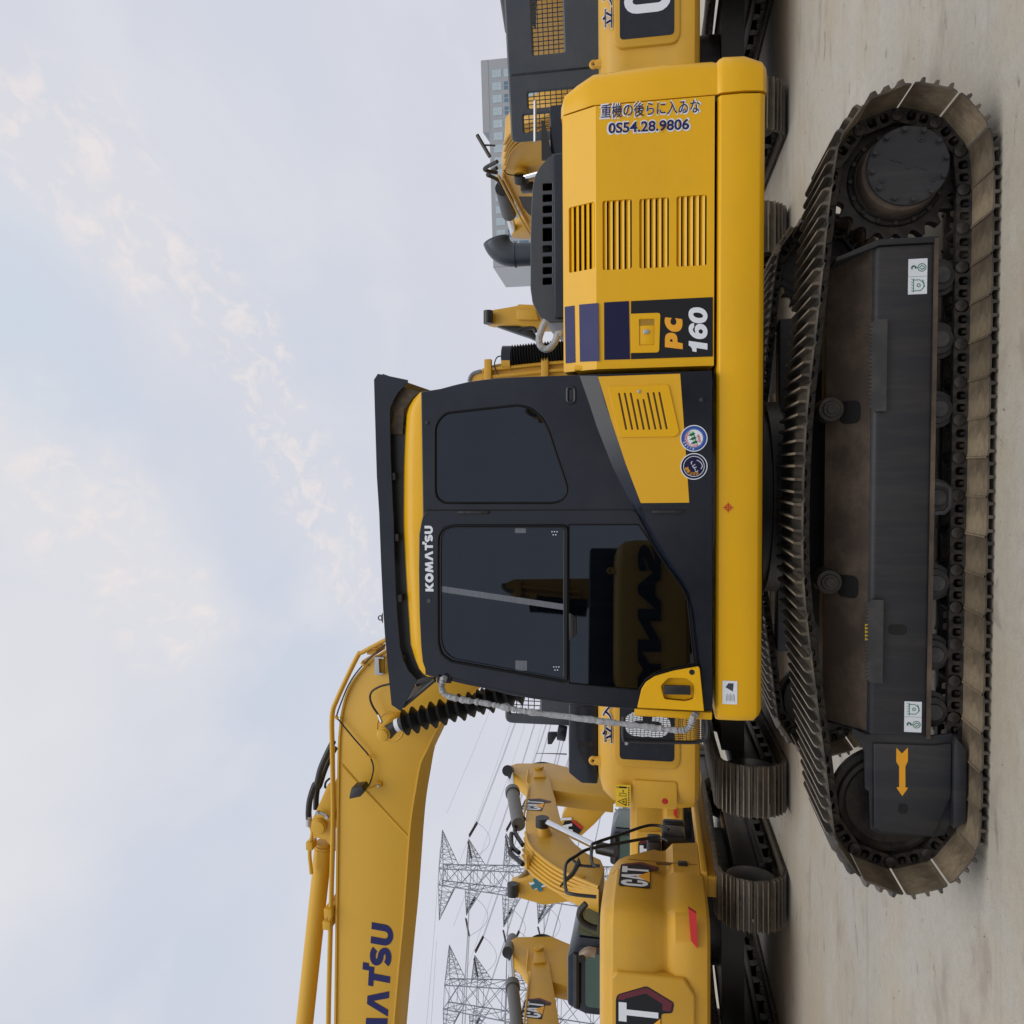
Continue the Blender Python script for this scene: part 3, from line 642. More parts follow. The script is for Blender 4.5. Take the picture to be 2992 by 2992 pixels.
mb.build('sticker_drawing', WHT, s2, smooth=0)
# --- cab roof
ro = [zI(585, 1440), zI(575, 1000), zI(562, 600), zI(540, 603), zI(490, 650), zI(455, 710), zI(440, 760), zI(428, 950), zI(419, 1200), zI(415, 1500), zJ(418, 150), zJ(430, 350), zJ(443, 560), zJ(458, 760), zJ(463, 850), zJ(470, 940), zJ(488, 1000), zJ(505, 1050), zJ(530, 1105), zJ(560, 1140), zJ(590, 1158), zJ(575, 1080), zJ(562, 900), zJ(550, 600), zJ(550, 250), zJ(570, 60)]
rp = [L2(*p, YS + .03) for p in ro]
mb = MB(); rg = []
zlow = min(p[1] for p in rp)
for y_, f_ in ((YS + .012, 0), (YS + .012, .55), (YS + .03, .86), (YS + .07, 1.0), (YS + CW - .07, 1.0), (YS + CW - .03, .86), (YS + CW - .012, .5), (YS + CW - .012, 0)):
    rg.append([Vector((p[0], y_, (2.84 + (p[1] - 2.84) * f_) if p[1] > 2.84 else p[1])) for p in rp])
mb.rings(rg); roof = mb.build('cab_roof', YEL, EXC, smooth=R(50))
hk = [LP(*zJ(*p), YS + .12) for p in ((470, 757), (435, 757), (422, 770), (435, 785), (470, 785))]
mb = MB(); mb.tube(smooth_path(hk, 4), .006, 8); mb.build('roof_hook', YELB, roof)
# --- door
DY = YS - .012
dz1 = L2(*zI(547, 1600), YS)[1]
do = [(588, 1448), (590, 1470)]
dpts = [zI(600, 1447), zI(578, 1475), zI(565, 1520), zJ(549, 150), zJ(546, 400), zJ(550, 700), zJ(562, 950), zJ(574, 1060), zJ(592, 1110), zJ(640, 1132), zJ(860, 1190), zJ(1200, 1272), zJ(1600, 1345), zG(600, 1375), zG(715, 1385), zG(742, 1378), zG(765, 1245), zG(800, 1195), zG(860, 1155), zG(1000, 1115), zG(1165, 1085)]
dlow = [up_l[12], up_l[11], up_l[10], up_l[9], up_l[8], up_l[7], up_l[6], zF(712, 1440)]
dout = [L2(*p, DY) for p in dpts] + [(L2(*p, DY)[0], L2(*p, DY)[1] + .004) for p in dlow]
w2 = [(1575, 105), (800, 105), (735, 122), (708, 165), (706, 300), (708, 900), (730, 980), (790, 1033), (1575, 1178)]
w3 = [zG(248, 80), zG(745, 80), zG(800, 160), zG(895, 305), zG(1005, 455), zG(1063, 540), zG(1095, 620), zG(1135, 1000), zG(1145, 1078), zG(1000, 1108), zG(860, 1148), zG(795, 1186), zG(758, 1240), zG(745, 1258), zG(250, 1210)]
w2p = rnd(PL(zJ, DY, w2), .02, 2); w3p = [L2(*p, DY) for p in w3]
door = plate('door', [dout, w2p[::-1], w3p[::-1]], DY + .012, .014, CHAR, EXC, bev=.003)
def shrink(pts, f=1.012):
    cx, cz = sum(p[0] for p in pts) / len(pts), sum(p[1] for p in pts) / len(pts); return [(cx + (p[0] - cx) * f, cz + (p[1] - cz) * f) for p in pts]
plate('door_window', [shrink(w2p)], DY + .013, .006, GLASS, door); plate('lower_door_window', [shrink(w3p, 1.004)], DY + .009, .006, GLASS, door)
mb = MB(); wo2 = rnd(PL(zJ, DY, [(1603, 88), (790, 88), (718, 108), (685, 160), (683, 300), (685, 915), (708, 1000), (775, 1052), (1600, 1200)]), .02, 2)
mb.tube([Vector((p[0], DY - .004, p[1])) for p in wo2 + [wo2[0]]], .0085, 8, cap=False); mb.build('window_frame', SEAL, door)
mb = MB(); mb.tube([Vector((p[0], DY - .003, p[1])) for p in w3p + [w3p[0]]], .0045, 6, cap=False); mb.build('window_seal', SEAL, door)
a, b2 = L2(*zG(252, 905), DY), L2(*zG(302, 705), DY)
mb = MB(); mb.prism(rnd([(a[0], a[1]), (b2[0], a[1]), (b2[0] - .025, b2[1]), (a[0] + .03, b2[1])], .008, 3), DY - .012, DY - .001); mb.prism(rnd([(a[0] + .018, a[1] - .008), (b2[0] - .014, a[1] - .008), (b2[0] - .022, b2[1] + .014), (a[0] + .024, b2[1] + .014)], .004, 2), DY - .017, DY - .012); mb.build('inner_latch', BLK, door, bevel=.002)
# pale film strip and little stickers on the glass
plate('glass_tape', [PL(zJ, DY, [(708, 518), (1578, 648), (1578, 690), (708, 562)])], DY + .0055, .0008, PALEB, door)
for (xa, ya, xb, yb) in ((1230, 106, 1308, 140), (1233, 1052, 1315, 1120)):
    a, b2 = L2(*zJ(xa, yb), DY), L2(*zJ(xb, ya), DY)
    plate('glass_sticker', [rnd([(a[0], b2[1]), (b2[0], b2[1]), (b2[0], a[1]), (a[0], a[1])], .004, 2)], DY + .0055, .0008, PALEB, door)
mb = MB()
for cx, cz, s_ in ((1512, 145, 16), (1525, 1110, 13)):
    for k in range(5): p = L2(*zJ(cx - 18 + 9 * k, cz - 14 + 11 * ((k * 2) % 4)), DY); mb.prism(circ(p[0], p[1], .0035, 8), DY + .0045, DY + .0052)
mb.build('glass_marks', WHT, door, smooth=0)
# KOMATSU over the window
p0 = L2(*zJ(652, 556), DY); p1 = L2(*zJ(588, 88), DY)
block('lettering', 'KOMATSU', p0[0], p0[1], p1[0] - p0[0], p1[1] - p0[1], DY - .0145 + .012, WHT, door, gap=.07)
q = L2(*zJ(620, 622), DY); mb = MB(); mb.tube([(q[0], DY - .002, q[1]), (q[0], DY - .008, q[1]), (q[0], DY - .008, q[1])], [.0135, .0125, .008], 20); mb.cyl((q[0], DY, q[1]), (q[0], DY - .005, q[1]), .007, 16); mb.build('door_stop_ring', GREYP, door)
q = L2(*zI(607, 817), YS); mb = MB(); mb.cyl((q[0], YS + .002, q[1]), (q[0], YS - .008, q[1]), .011, 6); mb.build('bolt', BLK, cab, bevel=.001)
for z, xa, xb, yc in ((zI, 832, 1050, 1455), (zF, 842, 1052, 1449)):
    a, b2 = L2(*z(xa, yc), YS), L2(*z(xb, yc), YS); y_ = YS - .022 if z is zI else YP - .012
    mb = MB(); mb.cyl((a[0], y_, a[1]), (a[0], y_, b2[1]), .0095, 14)
    for f_ in (.2, .74): zz = a[1] + (b2[1] - a[1]) * f_; mb.cyl((a[0], y_, zz - .004), (a[0], y_, zz + .004), .011, 14)
    mb.box(a[0] - .006, a[0] + .006, y_, YS + .002, b2[1], a[1]); mb.build('hinge', BLK, door, bevel=.001)
# black seam between door and rear side
mb = MB(); a, b2 = L2(*zI(600, 1440), YS), L2(*zF(1265, 1437), YS); mb.box(a[0] - .003, a[0] + .003, YS - .004, YS + .0, b2[1], a[1]); mb.box(a[0] - .003, a[0] + .003, YP - .001, YP + .01, b2[1], L2(*zF(740, 1437), YS)[1]); mb.build('door_gap', DARK, cab)
# yellow handle corner
yc = [zG(737, 1380), zG(767, 1248), zG(800, 1198), zG(862, 1158), zG(1000, 1118), zG(1172, 1088), zG(1181, 1100), zG(1212, 1405)]
ycp = rnd([L2(*p, YP - .004) for p in yc], .006, 2)
hr = rnd([L2(*zG(*p), YP - .004) for p in ((905, 1225), (960, 1168), (1090, 1172), (1140, 1215), (1138, 1320), (1080, 1335), (930, 1320))], .012, 3)
hc = plate('handle_corner', [ycp, hr[::-1]], YP - .002, .016, YEL, EXC, bev=.003)
mb = MB(); mb.prism(hr, YP + .012, YP + .015); mb.build('handle_recess', YEL, hc)
hb = rnd([L2(*zG(*p), YP - .02) for p in ((925, 1222), (1115, 1226), (1118, 1290), (928, 1286))], .006, 3)
mb = MB(); mb.prism(hb, YP - .032, YP - .016); mb.build('door_handle', BLK, hc, bevel=.004)
q = L2(*zG(1126, 1132), YP - .018); mb = MB(); mb.cyl((q[0], YP - .0165, q[1]), (q[0], YP - .0192, q[1]), .0145, 20); mb.build('lock_hole', DARK, hc)
stp = [L2(*zG(*p), YS) for p in ((718, 1387), (1270, 1412), (1268, 1466), (716, 1437))]
mb = MB(); mb.prism(stp, YS - .02, YS + .02); mb.build('front_pillar_foot', YEL, EXC, bevel=.006)
# wrapped hand rail
hrp = [zJ(735, 1172), zJ(716, 1192), zJ(708, 1235), zJ(735, 1292), zJ(845, 1326), zJ(1000, 1350), zJ(1200, 1390), zJ(1400, 1424), zJ(1932, 1490), zG(430, 1477), zG(800, 1520), zG(1000, 1545), zG(1075, 1543), zG(1120, 1508), zG(1133, 1452), zG(1160, 1428)]
hp3 = [LP(*p, YS - .06) for p in hrp]; hp3[0] = LP(*zJ(735, 1172), YS); hp3[-1] = LP(*zG(1165, 1428), YS)
sp_ = smooth_path(hp3, 14); rnd2 = random.Random(3)
mb = MB(); mb.tube(sp_, [.0148 + .003 * math.sin(i * .9) * math.sin(i * .37) + rnd2.uniform(-.0022, .0035) for i in range(len(sp_))], 14)
mb.v = [tuple(c + rnd2.uniform(-.0018, .0018) for c in p) for p in mb.v]
mb.build('hand_rail', FOAM, EXC, label='hand rail wrapped in bubble film')
q = LP(*zJ(692, 1168), YS); mb = MB(); mb.cyl((q.x, YS + .01, q.z), (q.x, YS - .02, q.z), .012, 16); q2 = LP(*zJ(765, 1185), YS); mb.cyl((q2.x, YS + .01, q2.z), (q2.x, YS - .018, q2.z), .011, 16); mb.box(q2.x - .018, q.x + .01, YS - .012, YS + .0, q2.z - .012, q.z + .012); mb.build('rail_bracket', BLK, cab, bevel=.003)

# --- falling-object guard over the cab
gout = [zI(225, 510), zI(253, 468), zI(465, 512), zI(465, 535), zI(440, 560), zI(400, 600), zI(368, 655), zI(345, 710), zI(340, 755), zI(345, 1050), zI(360, 1400), zI(366, 1500), zJ(372, 300), zJ(380, 500), zJ(392, 720), zJ(412, 950), zJ(435, 1040), zJ(470, 1120), zJ(535, 1190), zJ(418, 1412), zJ(350, 1365), zJ(305, 900), zJ(290, 680), zJ(275, 350), zJ(262, 0), zI(245, 1200), zI(230, 700)]
GY = YS - .0
gp = [L2(*p, GY) for p in gout]
guard = plate('roof_guard', [gp], GY + .012, .012, CHAR, EXC, bev=.002, label='dark steel roof guard')
plate('guard_side', [gp], GY + CW, .012, CHAR, guard)
a, b2 = L2(*zI(300, 700), GY), L2(*zJ(330, 900), GY)
mb = MB()
topz = [L2(*p, GY) for p in (zI(345, 760), zI(350, 1200), zJ(378, 300), zJ(395, 740), zJ(440, 1040))]
for i in range(5):
    f_ = i / 4; xx = topz[0][0] + (topz[-1][0] - topz[0][0]) * f_; zz = topz[0][1] + (topz[-1][1] - topz[0][1]) * f_
    mb.box(xx - .02, xx + .02, GY + .012, GY + CW - .012, zz + .0, zz + .05)
mb.build('guard_cross_bar', BLK, guard)
mb = MB(); mb.add([(gp[1][0], GY + .02, gp[1][1] - .02), (gp[-4][0], GY + .02, gp[-4][1] - .02), (gp[-4][0], GY + CW - .02, gp[-4][1] - .02), (gp[1][0], GY + CW - .02, gp[1][1] - .02)] + [(gp[1][0], GY + .02, gp[1][1] - .026), (gp[-4][0], GY + .02, gp[-4][1] - .026), (gp[-4][0], GY + CW - .02, gp[-4][1] - .026), (gp[1][0], GY + CW - .02, gp[1][1] - .026)], [(0, 1, 2, 3), (4, 7, 6, 5), (0, 4, 5, 1), (1, 5, 6, 2), (2, 6, 7, 3), (3, 7, 4, 0)]); mb.build('guard_top_plate', BLK, guard)
ip = [L2(*p, GY + .06) for p in (zI(345, 700), zI(400, 610), zI(555, 640), zI(560, 597), zI(410, 560), zI(440, 700), zI(425, 900), zI(350, 900))]
mb = MB(); mb.prism([L2(*p, GY + .05) for p in (zI(350, 700), zI(410, 560), zI(556, 598), zI(500, 650), zI(445, 720), zI(432, 900), zI(345, 900))], GY + .04, GY + .055); mb.build('rear_bracket', mat('scuffed_brown_black', (.035, .025, .015), .55, var=.4, dirt=(.22, .13, .02), dirt_amt=.5, dscale=14), guard)
mb = MB(); mb.prism([L2(*p, GY + .06) for p in (zI(300, 880), zI(450, 860), zI(450, 1300), zJ(455, 250), zJ(485, 700), zJ(525, 1000), zJ(570, 1120), zJ(610, 1165), zJ(520, 1190), zJ(430, 1110), zJ(350, 800), zJ(330, 200))], GY + .06, GY + .075); mb.build('guard_inner_plate', BLK, guard)
mb = MB(); mb.tube([LP(*zJ(440, 1370), GY + .03), LP(*zJ(660, 1185), GY + .03)], .012, 8); mb.tube([LP(*zJ(530, 1210), GY + .3), LP(*zJ(660, 1180), GY + .3)], .022, 8)
mb.box(L2(*zJ(430, 1390), GY)[0], L2(*zJ(430, 1390), GY)[0] + .03, GY + .012, GY + CW - .012, L2(*zJ(440, 1380), GY)[1], L2(*zJ(380, 1380), GY)[1]); mb.build('front_bar', BLK, guard)
mb = MB(); q = LP(*zJ(272, 745), GY + .006)
lp = [Vector((q.x + .0125 * math.cos(a * math.pi / 8), GY + .006, q.z + .0125 * math.sin(a * math.pi / 8))) for a in range(17)]; mb.tube(lp, .0035, 6); mb.prism([(q.x - .03, q.z - .014), (q.x + .03, q.z - .014), (q.x + .012, q.z - .006), (q.x - .012, q.z - .006)], GY + .002, GY + .01); mb.build('lifting_eye', BLK, guard)
mb = MB()
for X, Y in ((342, 772), (384, 782)): q = LP(*zI(X, Y), GY + .035); mb.prism(circ(q.x, q.z, .0065, 12, .009), GY + .03, GY + .036)

# --- boom
YB, YB2 = -.15, .19
top_e = [(975, 3260), (978, 2992), (984, 2500), (988, 2200), (993, 2120), (998, 2080), (1012, 2026), (1036, 1980), (1080, 1930), (1130, 1895), (1190, 1850), (1330, 1760), (1500, 1690)]
bot_e = [(1660, 1690), (1560, 1790), (1430, 1985), (1309, 2094), (1285, 2119), (1250, 2190), (1231, 2232), (1218, 2303), (1206, 2376), (1198, 2454), (1190, 2569), (1181, 2692), (1169, 2815), (1153, 2992), (1130, 3260)]
bp_ = [L2(*p, YB) for p in top_e + bot_e]
mb = MB(); mb.prism(bp_, YB, YB2); boom = mb.build('boom', YELB, EXC, bevel=.004, smooth=R(25))
# flange: top and bottom plates stand a little proud of the web
mb = MB()
def band(pts, y0, y1, th, side):
    P = [Vector((p[0], 0, p[1])) for p in pts]; o_ = []
    for i, p in enumerate(P):
        d = (P[min(i + 1, len(P) - 1)] - P[max(i - 1, 0)]).normalized(); n_ = Vector((-d.z, 0, d.x)) * side; o_.append(p + n_ * th)
    k = len(P); vs_ = [(p.x, y, p.z) for y in (y0, y1) for p in P + o_]
    f = []
    for i in range(k - 1):
        f += [(i, i + 1, 2 * k + i + 1, 2 * k + i), (k + i, 3 * k + i, 3 * k + i + 1, k + i + 1), (i, k + i, k + i + 1, i + 1), (2 * k + i, 2 * k + i + 1, 3 * k + i + 1, 3 * k + i)]
    f += [(0, 2 * k, 3 * k, k), (k - 1, 2 * k - 1, 4 * k - 1, 3 * k - 1)]
    mb.add(vs_, f)
sm = lambda pts: [(v.x, v.z) for v in smooth_path([Vector((p[0], 0, p[1])) for p in pts], 3)]
band(sm([L2(*p, YB) for p in top_e[:11]]), YB - .012, YB2 + .012, .014, -1)
band(sm([L2(*p, YB) for p in bot_e[2:]]), YB - .014, YB2 + .014, .014, -1)
mb.build('boom_flange', YELB, boom)
# weld lines and boss rings
for a, b2 in ((zL(482, 80), zL(600, 215)), (zL(650, 265), zL(968, 608))):
    mb = MB(); mb.tube([LP(*a, YB), LP(*b2, YB)], .009, 6); mb.build('weld_bead', YELB, boom)
q = LP(*zM(1095, 1365), YB); mb = MB(); mb.tube([Vector((q.x + .105 * math.cos(R(a)), YB, q.z + .098 * math.sin(R(a)))) for a in range(0, 361, 12)], .006, 6)
mb.build('weld_bead', YELB, boom)
q = LP(*zM(1028, 1440), YB - .32); mb = MB(); mb.tube([(q.x, YB + .01, q.z), (q.x, YB - .03, q.z), (q.x, YB - .24, q.z)], [.06, .058, .05], 28)
mb.tube([(q.x, YB - .22, q.z), (q.x, YB - .315, q.z), (q.x, YB - .32, q.z)], [.047, .047, .042], 28); mb.tube([(q.x, YB - .31, q.z), (q.x, YB - .335, q.z), (q.x, YB - .337, q.z)], [.036, .036, .032], 24); mb.build('boom_pin', YELB, boom)
pin = q
# boom cylinders with rubber boots, one either side
def boot(yc, a, b2, nf, r, name, par, lab=None):
    r *= 1.22
    A, B_ = LP(*a, yc), LP(*b2, yc); pts = []; rr = []
    for i in range(nf):
        for f_, k in ((0, .55), (.42, .9), (.56, 1.08), (.62, 1.0), (.98, .57)):
            pts.append(A.lerp(B_, (i + f_) / nf)); rr.append(r * k * (1 + .05 * math.sin(i * 2.3)))
    mb = MB(); mb.tube(pts, rr, 18); return mb.build(name, RUB, par, label=lab, smooth=R(18))
YBC = YB - .27
bt = boot(YBC, zJ(415, 1500), zJ(1290, 1260), 13, .067, 'cylinder_boot', EXC, 'black rubber bellows over the boom cylinder')
boot(YB2 + .27, zJ(500, 1500), zJ(1230, 1245), 12, .067, 'cylinder_boot', EXC)
mb = MB(); A = LP(*zJ(412, 1502), YBC); Bx = LP(*zJ(385, 1512), YBC); mb.tube([Bx, A], .044, 20); mb.build('boot_clamp', WHT, bt)
mb = MB(); mb.tube([LP(*zJ(320, 1562), YBC), Bx], [.05, .036], 16); mb.build('rod_eye', BLK, bt)
# text on the boom
p0 = LP(*zL(868, 2245), YB - .0); pr = LP(*zL(852, 1232), YB); pt = LP(*zL(697, 1232), YB)
b0 = LP(*zL(853, 1232), YB); b1 = LP(*zL(806, 1995), YB); dv = Vector((b0.x - b1.x, b0.z - b1.z)); ang = math.atan2(dv.y, dv.x)
hgt = (LP(*zL(700, 1232), YB) - LP(*zL(853, 1232), YB)).length
full = dv.length * (1 / .63); st0 = Vector((b0.x, b0.z)) - dv.normalized() * full
block('lettering', 'KOMATSU', st0.x, st0.y, full, hgt, YB - .001, NAVY, boom, ang=ang, gap=.08)
# work lamp with cable
q = LP(*zL(612, 262), YB - .1); mb = MB(); mb.prism(rnd([L2(*zL(*p), YB - .1) for p in ((575, 225), (650, 215), (668, 250), (640, 288), (560, 305), (562, 280))], .006, 2), YB - .16, YB - .06); lamp = mb.build('work_lamp', BLK, boom, bevel=.004)
mb = MB(); mb.tube([LP(*zL(660, 255), YB - .1), LP(*zL(745, 225), YB - .03)], .008, 8); mb.build('lamp_bracket', YELB, lamp)
q = LP(*zL(755, 219), YB); mb = MB(); mb.box(q.x - .018, q.x + .018, YB - .03, YB, q.z - .018, q.z + .018); mb.build('mounting_pad', YELB, boom, bevel=.003); mb = MB(); mb.cyl((q.x, YB - .03, q.z), (q.x, YB - .045, q.z), .011, 6); mb.build('bolt', ZINC, boom)
def hose(name, pts, r, mt, par, y=None, n=10, k=6):
    mb = MB(); mb.tube(smooth_path(pts, k), r, n); return mb.build(name, mt, par)
hose('lamp_cable', [LP(*p, YB - .03) for p in (zM(1048, 592), zM(850, 770), zM(720, 940), zM(640, 1120), zM(592, 1265), zM(620, 1310), zM(760, 1480), zM(890, 1630), zM(935, 1730), zM(925, 1830), zM(890, 1920))] + [LP(*zL(645, 225), YB - .08)], .0055, RUB, boom)
hose('grease_hose', [LP(*zM(*p), YB - .06) for p in ((1090, 962), (1000, 985), (925, 1030), (905, 1090), (930, 1170), (985, 1255), (1012, 1320))], .0075, RUB, boom)
mb = MB(); mb.tube([LP(*zM(985, 1255), YB - .06), LP(*zM(1015, 1325), YB - .1)], .011, 8); mb.build('hose_fitting', ZINC, boom)
for X, Y in ((900, 1650), (838, 770), (590, 1275)):
    mb = MB(); A = LP(*zM(X - 12, Y - 14), YB - .03); Bx = LP(*zM(X + 12, Y + 14), YB - .03); mb.tube([A, Bx], .013, 8); mb.build('cable_clip', YELB, boom)
# steel oil pipes along the top of the boom
pp = [(960, 3260), (958, 2992), (966, 2640), (972, 2400), (970, 2200), (969, 2092), (985, 2040), (1042, 1920), (1060, 1905), (1140, 1862), (1260, 1800)]
for dy, dxp in ((-.02, 0), (.07, 2), (.16, 3)):
    hose('oil_pipe', [LP(x + dxp, y, YB + dy) for x, y in pp], .0145, YELB, boom, k=5)
for X, Y in ((395, 1128), (385, 1218)):
    q = LP(*zL(X, Y), YB - .02); mb = MB(); mb.box(q.x - .032, q.x + .032, YB - .05, YB + .2, q.z - .03, q.z + .03); mb.build('pipe_clamp', YELB, boom, bevel=.006)
mb = MB(); 
for X, Y in ((900, 660), (850, 770)): q = LP(*zM(X, Y), YB); mb.box(q.x - .02, q.x + .02, YB, YB + .2, q.z - .05, q.z + .02)
mb.build('pipe_support', YELB, boom, bevel=.004)
mb = MB(); fr_ = [L2(*p, YB + .02) for p in (zM(975, 690), zM(975, 855), zM(1060, 855), zM(1060, 690))]; h_ = [L2(*p, YB + .02) for p in (zM(1012, 705), zM(1018, 838), zM(1060, 838), zM(1060, 705))]
plate('boom_bracket', [fr_, h_[::-1]], YB - .01, .03, ZINC, boom)
# arm cylinder, its bracket, pin and hoses
YA = YB + .17
q0, q1 = LP(946, 2470, YA), LP(861, 3260, YA)
ac = MB().tube([q0, q1], .065, 28).build('arm_cylinder', YELB, EXC)
mb = MB(); d_ = (q1 - q0).normalized(); mb.tube([q0 - d_ * .03, q0 + d_ * .02], [.055, .06], 24); mb.tube([q0 + d_ * .02, q0 + d_ * .16], .0685, 28); mb.build('cylinder_end', YELB, ac)
br = [L2(*p, YB + .08) for p in (zL(395, 215), zL(345, 330), zL(300, 430), zL(270, 490), zL(275, 560), zL(300, 590), zL(380, 605), zL(425, 660), zL(440, 700), zL(440, 400), zL(440, 215))]
mb = MB(); mb.prism(br, YB + .05, YB + .09); mb.prism(br, YB + .25, YB + .29); brk = mb.build('cylinder_bracket', YELB, boom, bevel=.004)
q = LP(*zL(330, 515), YB + .05); mb = MB(); mb.tube([(q.x, YB + .05, q.z), (q.x, YB + .02, q.z), (q.x, YB + .015, q.z)], [.056, .056, .05], 28); mb.cyl((q.x, YB + .03, q.z), (q.x, YB + .008, q.z), .022, 20); mb.cyl((q.x, YB + .33, q.z), (q.x, YB + .0, q.z), .05, 20); mb.build('bracket_pin', YELB, brk, bevel=.002)
mb = MB(); A, Bx = LP(*zL(318, 420), YB + .02), LP(*zL(385, 450), YB + .02); mb.tube([A, Bx], .012, 6); mb.cyl(A, A + Vector((0, -.03, 0)), .014, 6); mb.cyl(Bx, Bx + Vector((0, -.03, 0)), .014, 6); mb.build('pin_keeper', ZINC, brk)
for k, (pts, y_) in enumerate((([zM(560, 1500), zM(500, 1620), zM(440, 1760), zM(405, 1900), zL(290, 230), zL(258, 330), zL(248, 420), zL(250, 470)], YB + .06), ([zM(580, 1560), zM(530, 1650), zM(475, 1780), zM(425, 1930), zL(330, 160), zL(305, 290), zL(300, 400)], YB + .2), ([zM(525, 1850), zM(490, 1885), zM(482, 1932), zL(375, 245)], YB + .12))):
    hose('hydraulic_hose', [LP(*p, y_) for p in pts], (.022, .021, .008)[k], RUB, boom)
mb = MB(); mb.tube([LP(*zL(250, 450), YB + .06), LP(*zL(250, 520), YB + .06)], .022, 10); mb.build('hose_fitting', ZINC, boom)
hose('cylinder_pipe', [LP(*zL(*p), YB + .06) for p in ((256, 515), (275, 560), (262, 640), (255, 720), (262, 800), (268, 860))], .014, YELB, ac)
q = LP(*zL(262, 655), YB + .06); mb = MB(); mb.box(q.x - .03, q.x + .03, YB + .03, YB + .12, q.z - .025, q.z + .025); mb.build('pipe_clamp', YELB, ac, bevel=.005)
# arm out to the left of the picture, so that the boom does not end in the air
mb = MB(); be = L2(1050, 3240, YB); mb.prism([(be[0] - .25, be[1] + .28), (be[0] + .1, be[1] + .2), (be[0] + .16, be[1] - .1), (be[0] - .1, 1.1), (be[0] - .25, 1.1), (be[0] - .35, be[1] - .1)], YB + .03, YB2 - .03); mb.build('arm', YELB, EXC, bevel=.01)
# front guard of tube and crimped mesh, beyond the cab corner
YF = -.35
gfp = [L2(*zG(*p), YF) for p in ((640, 1450), (640, 1600), (700, 1622), (1100, 1632), (1190, 1622), (1232, 1590), (1240, 1500), (1225, 1440))]
fg = MB().tube(smooth_path([Vector((p[0], YF, p[1])) for p in gfp], 4), .013, 8).build('step_guard', BLK, EXC)
mb = MB(); xg0, xg1 = gfp[2][0], L2(*zG(900, 1440), YF)[0]; zg1, zg0 = gfp[0][1] - .01, L2(*zG(1225, 1600), YF)[1]
for k in range(14):
    x_ = xg0 + (xg1 - xg0) * k / 13; mb.tube([Vector((x_ + .002 * (-1) ** j, YF + .01, zg0 + (zg1 - zg0) * j / 14)) for j in range(15)], .0018, 4)
for k in range(22):
    z_ = zg0 + (zg1 - zg0) * k / 21; mb.tube([Vector((xg0 + (xg1 - xg0) * j / 8, YF + .01, z_ + .002 * (-1) ** j)) for j in range(9)], .0018, 4)
mb.build('guard_mesh', BLK, fg)
mb = MB(); q = LP(*zG(660, 1630), YF); mb.cyl(q + Vector((0, .02, 0)), q - Vector((0, .03, 0)), .012, 6); mb.build('bolt', ZINC, fg)

# ------------------------------------------------------------------ undercarriage
SX, SZ, SR = 1.655, .392, .307
IX, IZ, IR = -1.60, .38, .295
TC = -.995; TW = .35
def track_path(step=.01):
    P = []
    P += [(SX + SR * math.sin(R(a)), SZ + SR * math.cos(R(a))) for a in range(8, 181, 4)]
    P += [(x, .085) for x in (1.3, 1.0, .5, 0, -.5, -1.0, -1.35)]
    P += [(IX - IR * math.sin(R(a)), IZ - IR * math.cos(R(a))) for a in range(0, 173, 4)]
    P += [(-1.35, .708), (-1.0, .755), (-.62, .803), (-.42, .828), (-.15, .834), (.15, .832), (.49, .818), (.8, .785), (1.1, .755), (1.38, .732)]
    out = [Vector((p[0], 0, p[1])) for p in P]; out.append(out[0])
    d = [0]
    for i in range(1, len(out)): d.append(d[-1] + (out[i] - out[i - 1]).length)
    return out, d
TP, TD = track_path(); TL = TD[-1]
def at_s(s):
    s %= TL
    for i in range(1, len(TD)):
        if TD[i] >= s: f_ = (s - TD[i - 1]) / (TD[i] - TD[i - 1]); return TP[i - 1].lerp(TP[i], f_)
    return TP[0]
NS = 44; PT = TL / NS
# one shoe: x along the chain, z outwards
hp_ = PT / 2
pr_ = [(-hp_ - .006, .036), (-hp_ + .012, .044), (hp_ - .022, .044), (hp_ - .008, .040), (hp_ + .004, .034), (hp_ + .004, .041), (hp_ - .012, .050), (hp_ - .020, .052), (hp_ - .022, .085), (hp_ - .034, .085), (hp_ - .038, .053), (.009, .053), (.006, .085), (-.006, .085), (-.009, .053), (-hp_ + .042, .053), (-hp_ + .038, .085), (-hp_ + .026, .085), (-hp_ + .022, .052), (-hp_ - .002, .047)]
mb = MB()
stations = [(-TW, .022), (-TW + .035, .0), (TW - .035, .0), (TW, .022)]
rg = []
for y_, c_ in stations: rg.append([Vector((p[0], y_, min(p[1], .085 - c_ * .45))) for p in pr_])
mb.rings(rg); shoe_me = mb.build('track_shoe', SHOE, None, smooth=R(20))
WORN = mat('worn_track_steel', (.26, .215, .16), .45, metal=.25, var=.4, vscale=10, dirt=(.07, .055, .04), dirt_amt=.7, dscale=8, bump=.15)
PLT = mat('track_plate_face', (.06, .055, .05), .36, metal=.35, var=.4, vscale=8, dirt=(.24, .20, .145), dirt_amt=.6, dscale=5, bump=.15, orand=.3)
def wear(o):
    o.data.materials.append(WORN); o.data.materials.append(PLT)
    for p in o.data.polygons:
        if p.center.z > .083: p.material_index = 1
        elif p.normal.z > -.5: p.material_index = 2
wear(shoe_me)
mb = MB()
